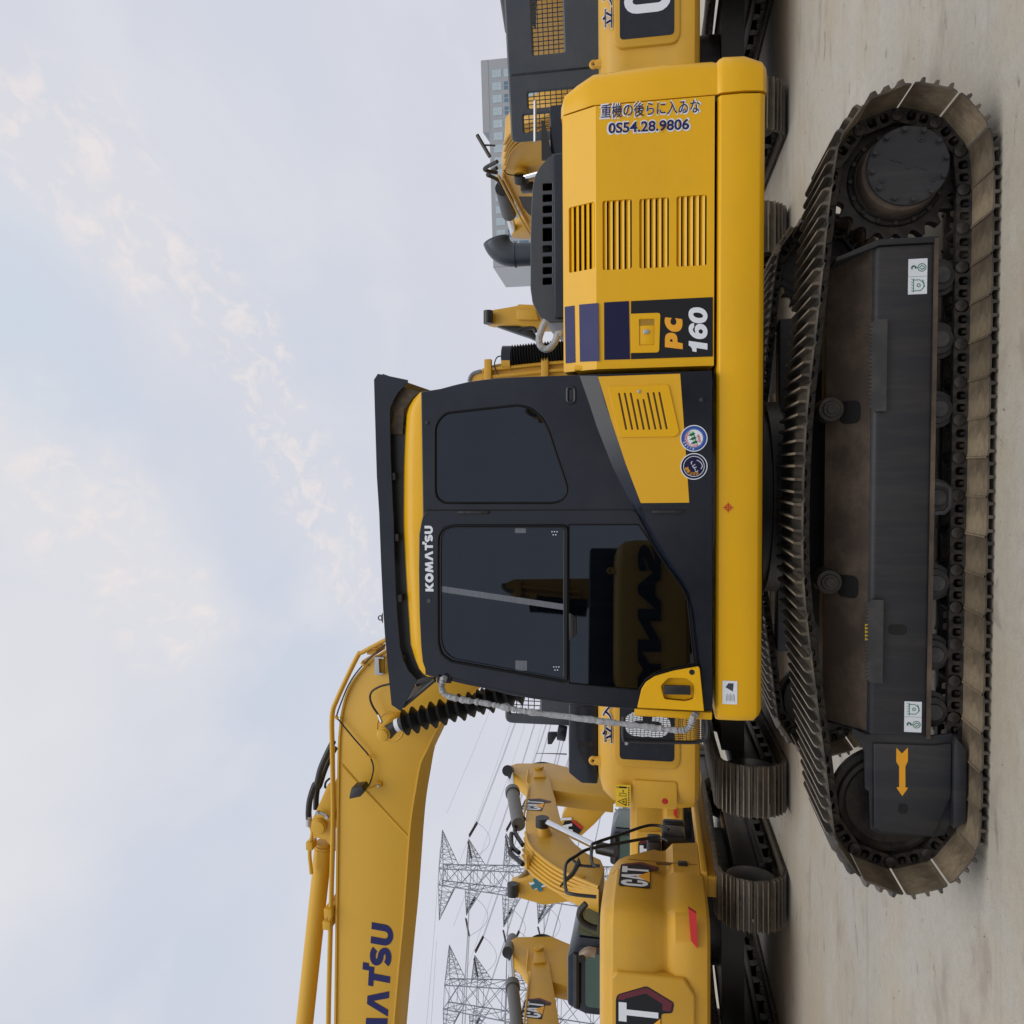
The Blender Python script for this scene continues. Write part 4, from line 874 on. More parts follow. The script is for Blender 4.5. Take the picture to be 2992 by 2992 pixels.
for yy in (-.09, .055):
    lk = rnd([(-hp_ - .028, -.03), (hp_ - .035, -.03), (hp_ + .03, -.022), (hp_ + .03, .03), (hp_ - .03, .046), (-hp_ + .02, .046), (-hp_ - .03, .028)], .014, 3)
    hol = [rnd([(c_ - .021, -.012), (c_ + .021, -.012), (c_ + .021, .033), (c_ - .021, .033)], .015, 3)[::-1] for c_ in (-.028, .034)]
    me_ = flat_mesh([lk] + hol, .035); me_.transform(FRONT(yy + .035)); k = len(mb.v)
    mb.v += [tuple(v.co) for v in me_.vertices]; mb.f += [tuple(i + k for i in p.vertices) for p in me_.polygons]; bpy.data.meshes.remove(me_)
for c_ in (-.028, .034):
    for yy in (-.075, .07): mb.tube([(c_, yy, .045), (c_, yy, .012)], .010, 6)
mb.tube([(-hp_, -.104, 0), (-hp_, -.1, 0), (-hp_, .1, 0), (-hp_, .104, 0)], [.02, .029, .029, .02], 18)
link_me = mb.build('track_link', LINK, None)
first = True
UND = []
for side in (-1, 1):
    for i in range(NS):
        a, b2 = at_s(i * PT + .05), at_s((i + 1) * PT + .05); mid_ = (a + b2) / 2; d_ = (b2 - a).normalized(); n_ = Vector((-d_.z, 0, d_.x))
        if n_.dot(mid_ - Vector((0, 0, .4))) < 0 and abs(d_.z) < .5 and False: n_ = -n_
        M_ = Matrix(((d_.x, 0, n_.x, mid_.x), (0, 1, 0, side * abs(TC)), (d_.z, 0, n_.z, mid_.z), (0, 0, 0, 1)))
        for src in (shoe_me, link_me):
            o_ = src if (side == -1 and i == 0) else src.copy()
            if o_ is not src: C.objects.link(o_)
            o_.parent = EXC; o_.matrix_local = M_
# frame, sprocket, idler and rollers on both sides
def undercarriage(sd):
    Y = lambda y: sd * y          # y given as distance out from the centre line
    yo = 1.15
    zf1, zf0 = .50, .232
    mb = MB(); rgf = []
    prf = [(yo, zf0), (yo, zf1), (yo - .20, .70), (yo - .34, .70), (yo - .34, zf0)]
    x0, x1 = L2(2560, 2150, -1.15)[0], 1.30
    mb.rings([[Vector((x_, Y(p[0]), p[1])) for p in prf] for x_ in (x0, x1)])
    tf = mb.build('track_frame', FRAME, EXC, bevel=.014)
    mb = MB(); mb.add([(x0 + .02, Y(yo - .016), zf1 + .019), (x1 - .01, Y(yo - .016), zf1 + .019), (x1 - .01, Y(yo - .2), .703), (x0 + .02, Y(yo - .2), .703)], [(0, 1, 2, 3)])
    mb.add([(x0 + .02, Y(yo - .02), zf1 - .01), (x1 - .01, Y(yo - .02), zf1 - .01), (x1 - .01, Y(yo - .21), .69), (x0 + .02, Y(yo - .21), .69)], [(0, 3, 2, 1)]); mb.build('sloping_top', MUD, tf)
    mb = MB(); mb.box(x0, x1 + .02, min(Y(yo), Y(yo + .016)), max(Y(yo), Y(yo + .016)), zf0 - .014, zf0 + .004); mb.build('lower_flange', MUD, tf)
    mb = MB(); mb.prism([(x1, zf0 - .01), (x1 + .03, zf0 - .02), (x1 + .03, zf1), (x1 - .05, .70), (x1 - .07, .70), (x1, zf1 - .01)], Y(yo + .012), Y(yo - .3)); mb.build('end_plate', FRAME, tf, bevel=.004)
    for xc in (.475, -.44):
        mb = MB(); pts = rnd([(xc - .06, .078), (xc + .06, .078), (xc + .06, .20), (xc - .06, .20)], .04, 4); sl = math.hypot(.2, .2)
        mb.add([(p[0], Y(yo - p[1] / sl * .2 + .0035), zf1 + p[1] / sl * .2 + .0045) for p in pts], [tuple(range(len(pts)))]); mb.build('access_hole', DARK, tf)
    mb = MB()
    q = L2(*zC_(1030, 585), -yo); pts = rnd([(q[0] - .026, q[1] - .044), (q[0] + .026, q[1] - .044), (q[0] + .026, q[1] + .044), (q[0] - .026, q[1] + .044)], .025, 5); mb.prism(pts, Y(yo - .01), Y(yo + .0025))
    mb.build('access_hole', DARK, tf)
    for X0, X1 in ((.93, .47), (-.49, -.92)):
        mb = MB(); n = 20; pts = [(X0, zf1 - .045), (X1, zf1 - .045)]
        pts += [(X1, zf1 + .008)] + [(X1 + (X0 - X1) * (.06 + .88 * i / (2 * n)), zf1 + (.024 if i % 2 else .044)) for i in range(2 * n + 1)] + [(X0, zf1 + .008)]
        mb.prism(pts, Y(yo + .02), Y(yo + .028)); mb.add([(X0, Y(yo + .02), zf1 + .012), (X1, Y(yo + .02), zf1 + .012), (X1, Y(yo - .0), zf1 + .008), (X0, Y(yo - .0), zf1 + .008)], [(0, 1, 2, 3)])
        for f_ in (.15, .85): xx = X0 + (X1 - X0) * f_; mb.prism(circ(xx, zf1 - .02, .006, 10), Y(yo + .028), Y(yo + .0295))
        mb.build('step_plate', STEPM, tf)
    # yoke and idler
    yk = [L2(*p, -yo) for p in (zC_(705, 1285), zC_(800, 1330), zC_(1280, 1340), zC_(1420, 1325), zC_(1500, 1420), zD(1497, 470), zD(1400, 520), zD(1370, 590), zD(1280, 600), zD(900, 580), zD(832, 545), zD(826, 275), zC_(795, 1720), zC_(792, 1450), zC_(760, 1385), zC_(705, 1335))]
    mb = MB(); mb.prism(yk, Y(yo - .02), Y(yo + .0)); yko = mb.build('idler_yoke', FRAME, tf, bevel=.006)
    rb = [L2(*p, -yo) for p in (zC_(850, 1385), zC_(1280, 1400), zC_(1410, 1385), zD(1405, 300), zD(1280, 580), zD(905, 560), zD(850, 520))]
    mb = MB(); mb.prism(rb, Y(yo), Y(yo + .022)); mb.build('yoke_cover', FRAME, yko, bevel=.01)
    fl = [L2(*p, -yo) for p in (zC_(1412, 1385), zC_(1425, 1330), zC_(1500, 1420), zD(1497, 470), zD(1405, 515))]
    mb = MB(); mb.prism(fl, Y(yo + .0), Y(yo + .05)); mb.build('yoke_lip', FRAME, yko, bevel=.006)
    q = L2(*zD(1060, 385), -yo); mb = MB(); mb.prism(rnd([(q[0] - .026, q[1] - .023), (q[0] + .026, q[1] - .023), (q[0] + .026, q[1] + .023), (q[0] - .026, q[1] + .023)], .018, 4), Y(yo + .01), Y(yo + .0235)); mb.build('yoke_hole', DARK, yko)
    mb = MB()
    def disc(mb, cx, cz, prof, n=40): mb.rings([[Vector((cx + r_ * math.cos(2 * math.pi * k / n), Y(y_), cz + r_ * math.sin(2 * math.pi * k / n))) for k in range(n)] for y_, r_ in prof])
    disc(mb, IX, IZ, [(.92, .16), (.92, .25), (.94, .265), (.965, .265), (.97, .29), (1.02, .29), (1.025, .262), (1.05, .255), (1.055, .235), (1.035, .215), (1.03, .10), (1.07, .09), (1.07, .0)]); mb.build('idler_wheel', STEEL, EXC)
    # sprocket
    mb = MB(); nT = 21; pts = []
    for k in range(nT * 6):
        a = 2 * math.pi * k / (nT * 6); ph = k % 6; rr = (.318, .315, .283, .27, .27, .283)[ph]; pts.append((SX + rr * math.cos(a), SZ + rr * math.sin(a)))
    mb.prism(pts, Y(.96), Y(1.03)); sp = mb.build('sprocket', STEEL, EXC, bevel=.004)
    mb = MB(); disc(mb, SX, SZ, [(1.03, .235), (1.045, .23), (1.055, .215), (1.07, .21), (1.075, .205), (1.075, .18)], 48)
    for k in range(16):
        a = 2 * math.pi * k / 16; mb.cyl((SX + .222 * math.cos(a), Y(1.04), SZ + .222 * math.sin(a)), (SX + .222 * math.cos(a), Y(1.066), SZ + .222 * math.sin(a)), .012, 6)
    mb.build('sprocket_ring', STEEL, sp)
    mb = MB(); disc(mb, SX, SZ, [(1.05, .20), (1.16, .196), (1.17, .19)], 48); mb.build('motor_case', MUD, sp)
    mb = MB(); disc(mb, SX + .02, SZ - .02, [(1.17, .193), (1.186, .193), (1.192, .187), (1.192, .0)], 48)
    hub = mb.build('hub_cover', FRAME, sp, bevel=0)
    cx, cz = SX + .02, SZ - .02
    for k in range(12):
        mb = MB(); a = 2 * math.pi * (k + .25) / 12; bx, bz = cx + .172 * math.cos(a), cz + .172 * math.sin(a)
        mb.tube([(bx, Y(1.19), bz), (bx, Y(1.196), bz)], .0165, 16); mb.cyl((bx, Y(1.19), bz), (bx, Y(1.212), bz), .0125, 6); mb.build('cover_bolt', FRAME, hub)
    for a in (R(118), R(238), R(335)):
        mb = MB(); bx, bz = cx + .135 * math.cos(a), cz + .135 * math.sin(a); mb.tube([(bx, Y(1.19), bz), (bx, Y(1.197), bz)], .017, 16); mb.box(bx - .006, bx + .006, min(Y(1.19), Y(1.202)), max(Y(1.19), Y(1.202)), bz - .006, bz + .006); mb.build('cover_plug', FRAME, hub)
    mb = MB()
    for d0, d1 in ((.03, .095), (-.03, -.095)):
        mb.tube([(cx + d0 * .35, Y(1.193), cz + d0 * .93), (cx + d1 * .35, Y(1.193), cz + d1 * .93)], .0025, 5)
    mb.box(cx - .018, cx + .018, min(Y(1.192), Y(1.1945)), max(Y(1.192), Y(1.1945)), cz - .012, cz + .012); mb.build('cast_marks', FRAME, hub)
    # rollers
    for xc in (1.15, .83, .48, .03, -.41, -.78, -1.08):
        mb = MB(); disc(mb, xc, .185, [(.86, .08), (1.02, .08), (1.025, .095), (1.05, .095), (1.055, .075), (1.085, .07), (1.1, .045), (1.115, .04), (1.118, .0)], 28); mb.build('track_roller', ROLL, EXC)
    mb = MB(); gq = [(.03 - .09, .232), (.03 + .085, .232), (.03 + .075, .165), (.03 + .05, .13), (.03 - .05, .13), (.03 - .085, .165)]
    gh = [(.03 - .07, .232), (.03 + .065, .232), (.03 + .055, .17), (.03 + .04, .15), (.03 - .04, .15), (.03 - .065, .17)]
    for y0_, y1_ in ((yo - .005, yo + .012),): mb.prism([gq[0], gq[5], gq[4], gq[3], gq[2], gq[1], gh[1], gh[2], gh[3], gh[4], gh[5], gh[0]], Y(y0_), Y(y1_))
    mb.build('track_guard', FRAME, tf, bevel=.003)
    for xc in (.49, -.415):
        mb = MB(); disc(mb, xc, .70, [(.9, .035), (.93, .05), (.95, .066), (1.06, .066), (1.07, .066), (1.085, .062), (1.09, .044), (1.1, .04), (1.1, .026), (1.108, .024), (1.108, 0)], 28); mb.build('carrier_roller', STEEL, EXC)
    return tf
tfr = undercarriage(-1); undercarriage(1)
mb = MB(); mb.box(-.75, .75, -.9, .9, .38, .62); mb.prism([(-.5, .5), (.5, .5), (.5, .78), (-.5, .78)], -.55, .55)
for sx_ in (-1, 1):
    mb.add([(sx_ * .9, -.85, .35), (sx_ * .55, -.85, .35), (sx_ * .2, 0, .45), (sx_ * .5, 0, .45), (sx_ * .9, -.85, .6), (sx_ * .55, -.85, .6), (sx_ * .2, 0, .75), (sx_ * .5, 0, .75)], [(0, 1, 2, 3), (4, 7, 6, 5), (0, 4, 5, 1), (1, 5, 6, 2), (2, 6, 7, 3), (3, 7, 4, 0)])
mb.build('carbody', BLK, EXC)
# marks on the track frame
YT = -1.1505
ar = [L2(*zC_(*p), YT - .022) for p in ((1022, 1426), (1062, 1468), (1104, 1426), (1104, 1520), (1086, 1560), (1086, 1708), (1105, 1712), (1064, 1770), (1022, 1710), (1042, 1706), (1042, 1560), (1021, 1524))]
mb = MB(); mb.prism(ar, YT - .0235, YT - .0215); mb.build('arrow_mark', ORG, tfr, smooth=0)
def lift_label(z, X0, X1, Y0, Ym, Y1, hook_first):
    a, b2, m_ = L2(*z(X1, Y1), YT), L2(*z(X0, Y0), YT), L2(*z(X1, Ym), YT)
    x0_, x1_, z0_, z1_ = a[0], b2[0], a[1], b2[1]
    pl = plate('lifting_label', [rnd([(x0_, z0_), (x1_, z0_), (x1_, z1_), (x0_, z1_)], .002, 2)], YT, .001, WHT, tfr, label='white label with green lifting symbols')
    hw, hh = (x1_ - x0_) / 2, z1_ - z0_; mb = MB(); mbd = MB()
    yy = YT - .0018
    def line(pts, r_=.0019): mb.tube([Vector((p[0], yy, p[1])) for p in pts], r_, 4)
    hx = x1_ - hw * .5 if hook_first else x0_ + hw * .5; tx = x0_ + hw * .5 if hook_first else x1_ - hw * .5; s_ = hh * .5; cz = (z0_ + z1_) / 2
    mbd.tube([Vector((p[0], yy, p[1])) for p in arc(hx, cz + s_ * .45, s_ * .2, s_ * .2, 130, -110, 10) + [(hx - s_ * .05, cz + s_ * .2)]], .0036, 6)
    line([(hx, cz + s_ * .25), (hx, cz)]); line(circ(hx, cz - s_ * .42, s_ * .42, 20) + [circ(hx, cz - s_ * .42, s_ * .42, 20)[0]])
    aw = s_ * .22; line([(hx - aw * .6, cz - s_ * .65), (hx - aw * .6, cz - s_ * .45), (hx - aw * 1.2, cz - s_ * .45), (hx, cz - s_ * .15), (hx + aw * 1.2, cz - s_ * .45), (hx + aw * .6, cz - s_ * .45), (hx + aw * .6, cz - s_ * .65), (hx - aw * .6, cz - s_ * .65)])
    line([(tx - s_ * .75, cz + s_ * .45), (tx + s_ * .75, cz + s_ * .45)])
    for k in range(5): line([(tx - s_ * .7 + s_ * .32 * k, cz + s_ * .45), (tx - s_ * .55 + s_ * .32 * k, cz + s_ * .7)], .001)
    line([(tx - s_ * .6, cz + s_ * .45), (tx - s_ * .6, cz - s_ * .3), (tx - s_ * .3, cz - s_ * .6), (tx + s_ * .1, cz - s_ * .68), (tx + s_ * .6, cz - s_ * .5)]); line([(tx + s_ * .6, cz + s_ * .45), (tx + s_ * .6, cz - s_ * .2), (tx + s_ * .3, cz - s_ * .55), (tx - s_ * .2, cz - s_ * .75)])
    line(circ(tx, cz - s_ * .1, s_ * .17, 14) + [circ(tx, cz - s_ * .1, s_ * .17, 14)[0]])
    line([(hx - (hw * .5 if not hook_first else -hw * .5) + 0 if False else (x0_ + x1_) / 2, z0_), ((x0_ + x1_) / 2, z1_)], .0006)
    mb.build('label_symbol', mat('green_line', (.02, .2, .09), .5), pl, smooth=0); mbd.build('label_hook', DGRN, pl, smooth=0)
lift_label(zA, 1108, 1240, 1482, 1600, 1728, True)
lift_label(zC_, 1080, 1200, 1095, 1208, 1318, False)
def on_slope(x, y):
    d = ray(x, y); o_ = Vector(((CAM - ORG_).dot(EX), (CAM - ORG_).dot(EY), CAM.z)); d2 = Vector((d.dot(EX), d.dot(EY), d.z)); n_ = Vector((0, -1, 1)).normalized(); p0 = Vector((0, -1.15, .5)) + n_ * .006
    return o_ + d2 * ((p0 - o_).dot(n_) / d2.dot(n_))
q = [on_slope(*zC_(*p)) for p in ((800, 545), (850, 548), (850, 670), (800, 668))]
mb = MB(); n_ = Vector((0, -1, 1)).normalized() * .0015; mb.add(q + [p + n_ for p in q], [(0, 1, 2, 3), (4, 7, 6, 5), (0, 4, 5, 1), (1, 5, 6, 2), (2, 6, 7, 3), (3, 7, 4, 0)]); ys_ = mb.build('small_yellow_sticker', YELV, tfr, smooth=0)

# ================================================================== the row of tan excavators behind
# --- undercarriage shared by all of them: local y runs from the tail (-) to the nose (+)
TGX = 1.17; TSW = .31; RR = .36; YR = 1.63
def belt_path():
    P = [(YR + RR * math.sin(R(a)), .45 + RR * math.cos(R(a))) for a in range(0, 181, 10)]
    P += [(1.0, .09), (0, .09), (-1.0, .09)]
    P += [(-YR - RR * math.sin(R(a)), .45 - RR * math.cos(R(a))) for a in range(0, 181, 10)]
    P += [(-1.0, .80), (0, .815), (1.0, .80)]
    out = [Vector((0, p[0], p[1])) for p in P]; out.append(out[0]); d = [0]
    for i in range(1, len(out)): d.append(d[-1] + (out[i] - out[i - 1]).length)
    return out, d
BP, BD = belt_path(); BL = BD[-1]; NB = 46; BT = BL / NB
def at_b(s):
    s %= BL
    for i in range(1, len(BD)):
        if BD[i] >= s: return BP[i - 1].lerp(BP[i], (s - BD[i - 1]) / (BD[i] - BD[i - 1]))
h2 = BT / 2
pf = [(-h2, .03), (h2 + .004, .03), (h2 + .004, .042), (h2 - .02, .046), (h2 - .022, .085), (h2 - .034, .085), (h2 - .038, .046), (.009, .046), (.006, .085), (-.006, .085), (-.009, .046), (-h2 + .042, .046), (-h2 + .038, .085), (-h2 + .026, .085), (-h2 + .022, .046), (-h2, .046)]
mb = MB(); mb.rings([[Vector((x_, p[0], p[1])) for p in pf] for x_ in (-TSW, TSW)])
mb.box(-.09, .09, -h2 * .9, h2 * .9, -.04, .032)
for x_ in (-.16, -.06, .06, .16): mb.tube([(x_, h2 * .45, .044), (x_, h2 * .45, .056)], .014, 6)
far_shoe = mb.build('track_shoe', mat('far_track_steel', (.10, .085, .066), .5, metal=.1, var=.4, vscale=7, dirt=(.22, .18, .125), dirt_amt=.7, dscale=5, bump=.1), None)
wear(far_shoe); far_shoe.data.materials[2] = mat('far_plate_face', (.075, .064, .05), .5, metal=.1, var=.45, vscale=8, dirt=(.2, .165, .115), dirt_amt=.6, dscale=6, bump=.1, orand=.25)
far_shoe_used = [False]
TANBAR = TAN
def far_undercarriage(root):
    for sx_ in (-1, 1):
        for i in range(NB):
            a, b2 = at_b(i * BT), at_b((i + 1) * BT); mid_ = (a + b2) / 2; d_ = (b2 - a).normalized(); n_ = Vector((0, d_.z, -d_.y)) * -1
            if n_.dot(mid_ - Vector((0, max(-1.5, min(1.5, mid_.y)), .45))) < 0: n_ = -n_
            M_ = Matrix(((1, 0, 0, sx_ * TGX), (0, d_.y, n_.y, mid_.y), (0, d_.z, n_.z, mid_.z), (0, 0, 0, 1)))
            if not far_shoe_used[0]: o_ = far_shoe; far_shoe_used[0] = True
            else: o_ = far_shoe.copy(); C.objects.link(o_)
            o_.parent = root; o_.matrix_local = M_
        mb = MB(); mb.prism([(-1.35, .28), (1.35, .28), (1.25, .62), (-1.25, .62)], sx_ * TGX - .17, sx_ * TGX + .17, 'x'); mb.prism([(-1.3, .22), (1.3, .22), (1.3, .3), (-1.3, .3)], sx_ * TGX - .24, sx_ * TGX + .24, 'x'); tf_ = mb.build('track_frame', BLK, root, bevel=.02)
        for yy, nm in ((YR, 'idler_wheel'), (-YR, 'sprocket')):
            mb = MB(); mb.tube([(sx_ * TGX - .22, yy, .45), (sx_ * TGX - .2, yy, .45), (sx_ * TGX + .2, yy, .45), (sx_ * TGX + .22, yy, .45)], [.24, .3, .3, .24], 28); mb.build(nm, BLK, root)
        for yy in (-1.1, -.65, -.2, .25, .7, 1.15):
            mb = MB(); mb.tube([(sx_ * TGX - .2, yy, .2), (sx_ * TGX + .2, yy, .2)], .085, 14); mb.build('track_roller', BLK, root)
    mb = MB(); mb.box(-1.0, 1.0, -.9, .9, .45, .75); mb.cyl((0, 0, .7), (0, 0, 1.05), .6, 28); mb.build('carbody', BLK, root)
def yloft(rows, r=.35, p_=.4, yfront=-1.9, n=20):
    """tail weight: rows of (half width, tail y, z) swept round, closed towards the nose at yfront"""
    rg = []
    for k in range(n + 1):
        a = math.pi * k / n; ring = []
        for hw, yt, z in rows:
            c_, s_ = math.cos(a), math.sin(a); ring.append(Vector((hw * math.copysign(abs(c_) ** p_, c_), yfront + (yt - yfront) * abs(s_) ** p_, z)))
        ring.append(Vector((ring[-1].x * .5, yfront, rows[-1][2]))); ring.append(Vector((ring[0].x * .5, yfront, rows[0][2]))); rg.append(ring)
    return rg
def cat_mark(root_part, poly2, Mx, name='trade_mark', small=False):
    """black shield with dark red edge, white letters and orange triangle; the outline lies in a 1 x 1.34 frame"""
    sh = plate(name, [rnd([(-.02, .30), (.0, .26), (.62, .26), (.66, .05), (.92, 0), (1.04, .45), (.94, 1.02), (.84, 1.1), (.02, 1.3), (-.02, 1.24)], .04, 2)], 0, .004, BLKV, root_part, M=Mx)
    return sh
def badge(parent, M_, w_, h_, red=True):
    """M_: outline xy -> surface; reads CAT left to right, w_ wide, h_ tall"""
    P = lambda pts: [(p[0] * w_, p[1] * h_) for p in pts]
    s0 = plate('badge', [rnd(P([(0, .22), (.68, .22), (.70, .03), (.83, 0), (1.0, .47), (.86, .97), (.80, 1.0), (.03, 1.0), (0, .95)]), .03 * w_, 2)], 0, .003, BLKV, parent, M=M_)
    T = lambda d: M_ @ Matrix.Translation((0, 0, d))
    if red: plate('badge_edge', [P([(.72, .06), (.825, .03), (.985, .47), (.86, .94), (.80, .97), (.80, .86), (.82, .84), (.91, .48), (.80, .2), (.72, .2)])], 0, .0012, DRED, s0, M=T(.003))
    block('lettering', 'Cat', .03 * w_, .27 * h_, .74 * w_, .68 * h_, 0, WHT, s0, gap=.05, thick=.0015, M=T(.003))
    plate('badge_triangle', [P([(.2, .235), (.62, .235), (.41, .55)])], 0, .0012, ORG, s0, M=T(.0048))
    return s0
def rear_M(x, y, z): return Matrix.Translation((x, y, z)) @ Matrix(((1, 0, 0, 0), (0, 0, -1, 0), (0, 1, 0, 0), (0, 0, 0, 1)))
def right_M(x, y, z): return Matrix.Translation((x, y, z)) @ Matrix(((0, 0, 1, 0), (1, 0, 0, 0), (0, 1, 0, 0), (0, 0, 0, 1)))
def left_M(x, y, z): return Matrix.Translation((x, y, z)) @ Matrix(((0, 0, -1, 0), (-1, 0, 0, 0), (0, 1, 0, 0), (0, 0, 0, 1)))
GRP = 'tan excavators parked in a row behind'

# --- first kind: black plate on the tail
def plate_kind(root, brand=True):
    far_undercarriage(root)
    rows1 = [(1.20, -2.66, 1.13), (1.27, -2.74, 1.18), (1.29, -2.76, 1.35), (1.27, -2.74, 1.40), (1.27, -2.74, 1.95), (1.25, -2.72, 2.12), (1.16, -2.62, 2.24), (1.02, -2.45, 2.30)]
    mb = MB(); mb.rings(yloft(rows1, p_=.36)); cw = mb.build('counterweight', TAN, root, smooth=R(40))
    mb = MB(); mb.prism(rnd([(-.72, 1.34), (.72, 1.34), (.72, 2.1), (-.72, 2.1)], .12, 4), -2.775, -2.70); mb.build('panel_rim', TAN, cw, bevel=.025)
    pn = plate('black_panel', [rnd([(-.63, 1.41), (.63, 1.41), (.63, 2.03), (-.63, 2.03)], .05, 4)], -2.7755, .004, CHAR, cw)
    if brand: block('lettering', 'Cat', -.36, 1.45, .95, .53, -2.78, WHT, pn, gap=.06)
    text('lettering_edge', '立入禁止', -.475, 2.105, 1.0, .135, -2.735, WHT, cw, offset=.06, thick=.002)
    text('lettering', '立入禁止', -.465, 2.115, .98, .115, -2.739, NAVYD, cw, offset=.012, thick=.002)
    mb = MB(); mb.box(-1.28, 1.28, -1.9, 1.3, 1.08, 1.18); mb.box(-1.26, 1.26, -1.95, -.2, 1.16, 2.2); mb.box(.35, 1.27, -.2, 1.6, 1.18, 1.9); mb.build('house', TAN, root, bevel=.04)
    mb = MB(); mb.tube([(-.75, -2.5, 2.22), (-.75, -2.5, 2.33)], [.07, .05], 8); mb.tube([Vector((-.75 + .035 * math.cos(a * .5), -2.5, 2.355 + .035 * math.sin(a * .5))) for a in range(14)], .022, 8); mb.build('lifting_lug', TAN, cw)
    mb = MB(); mb.prism([(-1.35, .2), (-1.35, 2.4), (-1.2, 2.85), (-.45, 2.93), (-.4, 2.85), (-.4, 1.2)] if False else [(-1.32, 1.2), (-1.32, 2.6), (-1.2, 2.92), (-.5, 2.92), (-.42, 2.8), (-.42, 1.2)], .1, 1.75); cb = mb.build('cab', CHAR, root, bevel=.06)
    for M_, ww in ((rear_M(-1.22, .098, 1.9), .7), (left_M(-1.322, 1.6, 1.7), 1.35)):
        plate('window', [rnd([(0, 0), (ww, 0), (ww, .85), (0, .85)], .08, 3)], 0, .004, GLASS, cb, M=M_)
def mesh_hood(root, x0, x1, z0, z1, y, lean, wins, strut, ribs=(), mt=CHAR):
    """an engine hood standing open: plate with wire-mesh openings"""
    hgt = z1 - z0; M_ = Matrix.Translation((0, y, z0)) @ Matrix.Rotation(R(lean[0]), 4, 'Z') @ Matrix(((1, 0, 0, 0), (0, 0, -1, 0), (0, 1, 0, 0), (0, 0, 0, 1)))
    hol = [rnd([(a, c_), (b2, c_), (b2, d), (a, d)], .02, 2)[::-1] for a, b2, c_, d in wins]
    hd = plate('open_hood', [rnd([(x0, 0), (x1, 0), (x1, hgt), (x0, hgt)], .1, 4)] + hol, 0, .07, GREYP, root, bev=.025, M=M_)
    for a, b2, c_, d in wins:
        mb = MB(); n = max(2, round((b2 - a) / .055)); k = max(2, round((d - c_) / .075))
        for i in range(1, n): x_ = a + (b2 - a) * i / n; mb.box(x_ - .006, x_ + .006, c_, d, .03, .036, M=M_)
        for i in range(1, k): z_ = c_ + (d - c_) * i / k; mb.box(a, b2, z_ - .006, z_ + .006, .037, .043, M=M_)
        mb.build('wire_mesh', CHAR, hd, smooth=0)
    mb = MB()
    for x_ in ribs: mb.box(x_ - .012, x_ + .012, .05, hgt - .05, .066, .082, M=M_)
    if ribs: mb.build('hood_rib', CHAR, hd, bevel=.005)
    for p_, q_ in strut:
        mb = MB(); mb.tube([p_, q_], .022, 8); mb.build('hood_strut', ZINC, hd)
    return hd

EA = empty('excavator', (-2.22, 12.25, 0)); plate_kind(EA)
tag(EA, 'tan excavator seen from behind left of the charcoal cab, red dot on its tail', 'excavator', GRP)
cwA = [c_ for c_ in EA.children if c_.name.startswith('counterweight')][0]
lo = lambda x, y, Yp, root: (lambda v: v - Vector(root.location))(WP(x, y, 1, Yp))
YW = 12.25 - 2.73
a, b2 = lo(*zH(690, 380), YW, EA), lo(*zH(583, 217), YW, EA)
ws = plate('warning_sticker', [[(a.x, a.z), (b2.x, a.z), (b2.x, b2.z), (a.x, b2.z)]], a.y - .02, .02, YELV, cwA)
mb = MB(); w_, h_ = b2.x - a.x, b2.z - a.z; yy = a.y - .0415
P = lambda u, v: Vector((a.x + w_ * u, yy, a.z + h_ * v))
mb.tube([P(.08, .3), P(.4, .3), P(.24, .85), P(.08, .3)], .006, 4); mb.tube([P(.2, .4), P(.24, .55), P(.28, .4)], .005, 4)
mb.tube([P(.5, .3), P(.62, .3), P(.62, .75), P(.5, .75), P(.5, .3)], .003, 4); mb.tube([P(.66, .5), P(.78, .5)], .005, 4); mb.box(a.x + w_ * .85, a.x + w_ * .93, yy, yy + .002, a.z + h_ * .25, a.z + h_ * .8); mb.prism(circ(a.x + w_ * .89, a.z + h_ * .9, w_ * .03, 10), yy, yy + .002)
for k in range(8): mb.box(a.x + w_ * (.08 + .11 * k), a.x + w_ * (.15 + .11 * k), yy, yy + .002, a.z + h_ * .08, a.z + h_ * .16)
mb.build('warning_symbol', BLKV, ws, smooth=0)
q = lo(*zH(935, 342), YW, EA); mb = MB(); mb.prism(circ(q.x, q.z, .036, 24), q.y - .012, q.y + .03); mb.build('red_dot', REDV, cwA)
a, b2 = lo(*zH(1020, 415), YW, EA), lo(*zH(705, 190), YW, EA)
mb = MB(); mb.prism(rnd([(a.x + .02, a.z), (b2.x, a.z), (b2.x, b2.z), (a.x + .02, b2.z)], .03, 3), a.y - .012, a.y + .05); mb.build('raised_panel', TAN, cwA, bevel=.012)
a, b2 = lo(1746, 2292, 10.1, EA), lo(1661, 2128, 10.1, EA)
mb = MB(); mb.prism([(a.x + .06, a.z), (b2.x + .3, a.z), (b2.x + .3, b2.z), (a.x + .12, b2.z), (a.x, b2.z - .16), (a.x, a.z)], -2.15, -1.3); bx_ = mb.build('engine_box', CHAR, EA, bevel=.025)
mb = MB()
for k in range(3): q0_ = lo(*zG(315 + 36 * k, 1665), 10.09, EA); q1_ = lo(*zG(347 + 36 * k, 1628), 10.09, EA); mb.box(q0_.x, q1_.x, -2.155, -2.14, q1_.z, q0_.z)
mb.build('box_vent', DARK, bx_)
w0, w1_ = lo(1660, 2105, 10.9, EA), lo(1488, 1960, 10.9, EA)
hdA = mesh_hood(EA, w0.x - .05, w0.x + 1.6, w0.z - .25, w1_.z + .04, w0.y, (4,), [(w0.x + .08, w0.x + .42, .62, 1.02), (w0.x + .6, w0.x + 1.4, .3, .9)], [])
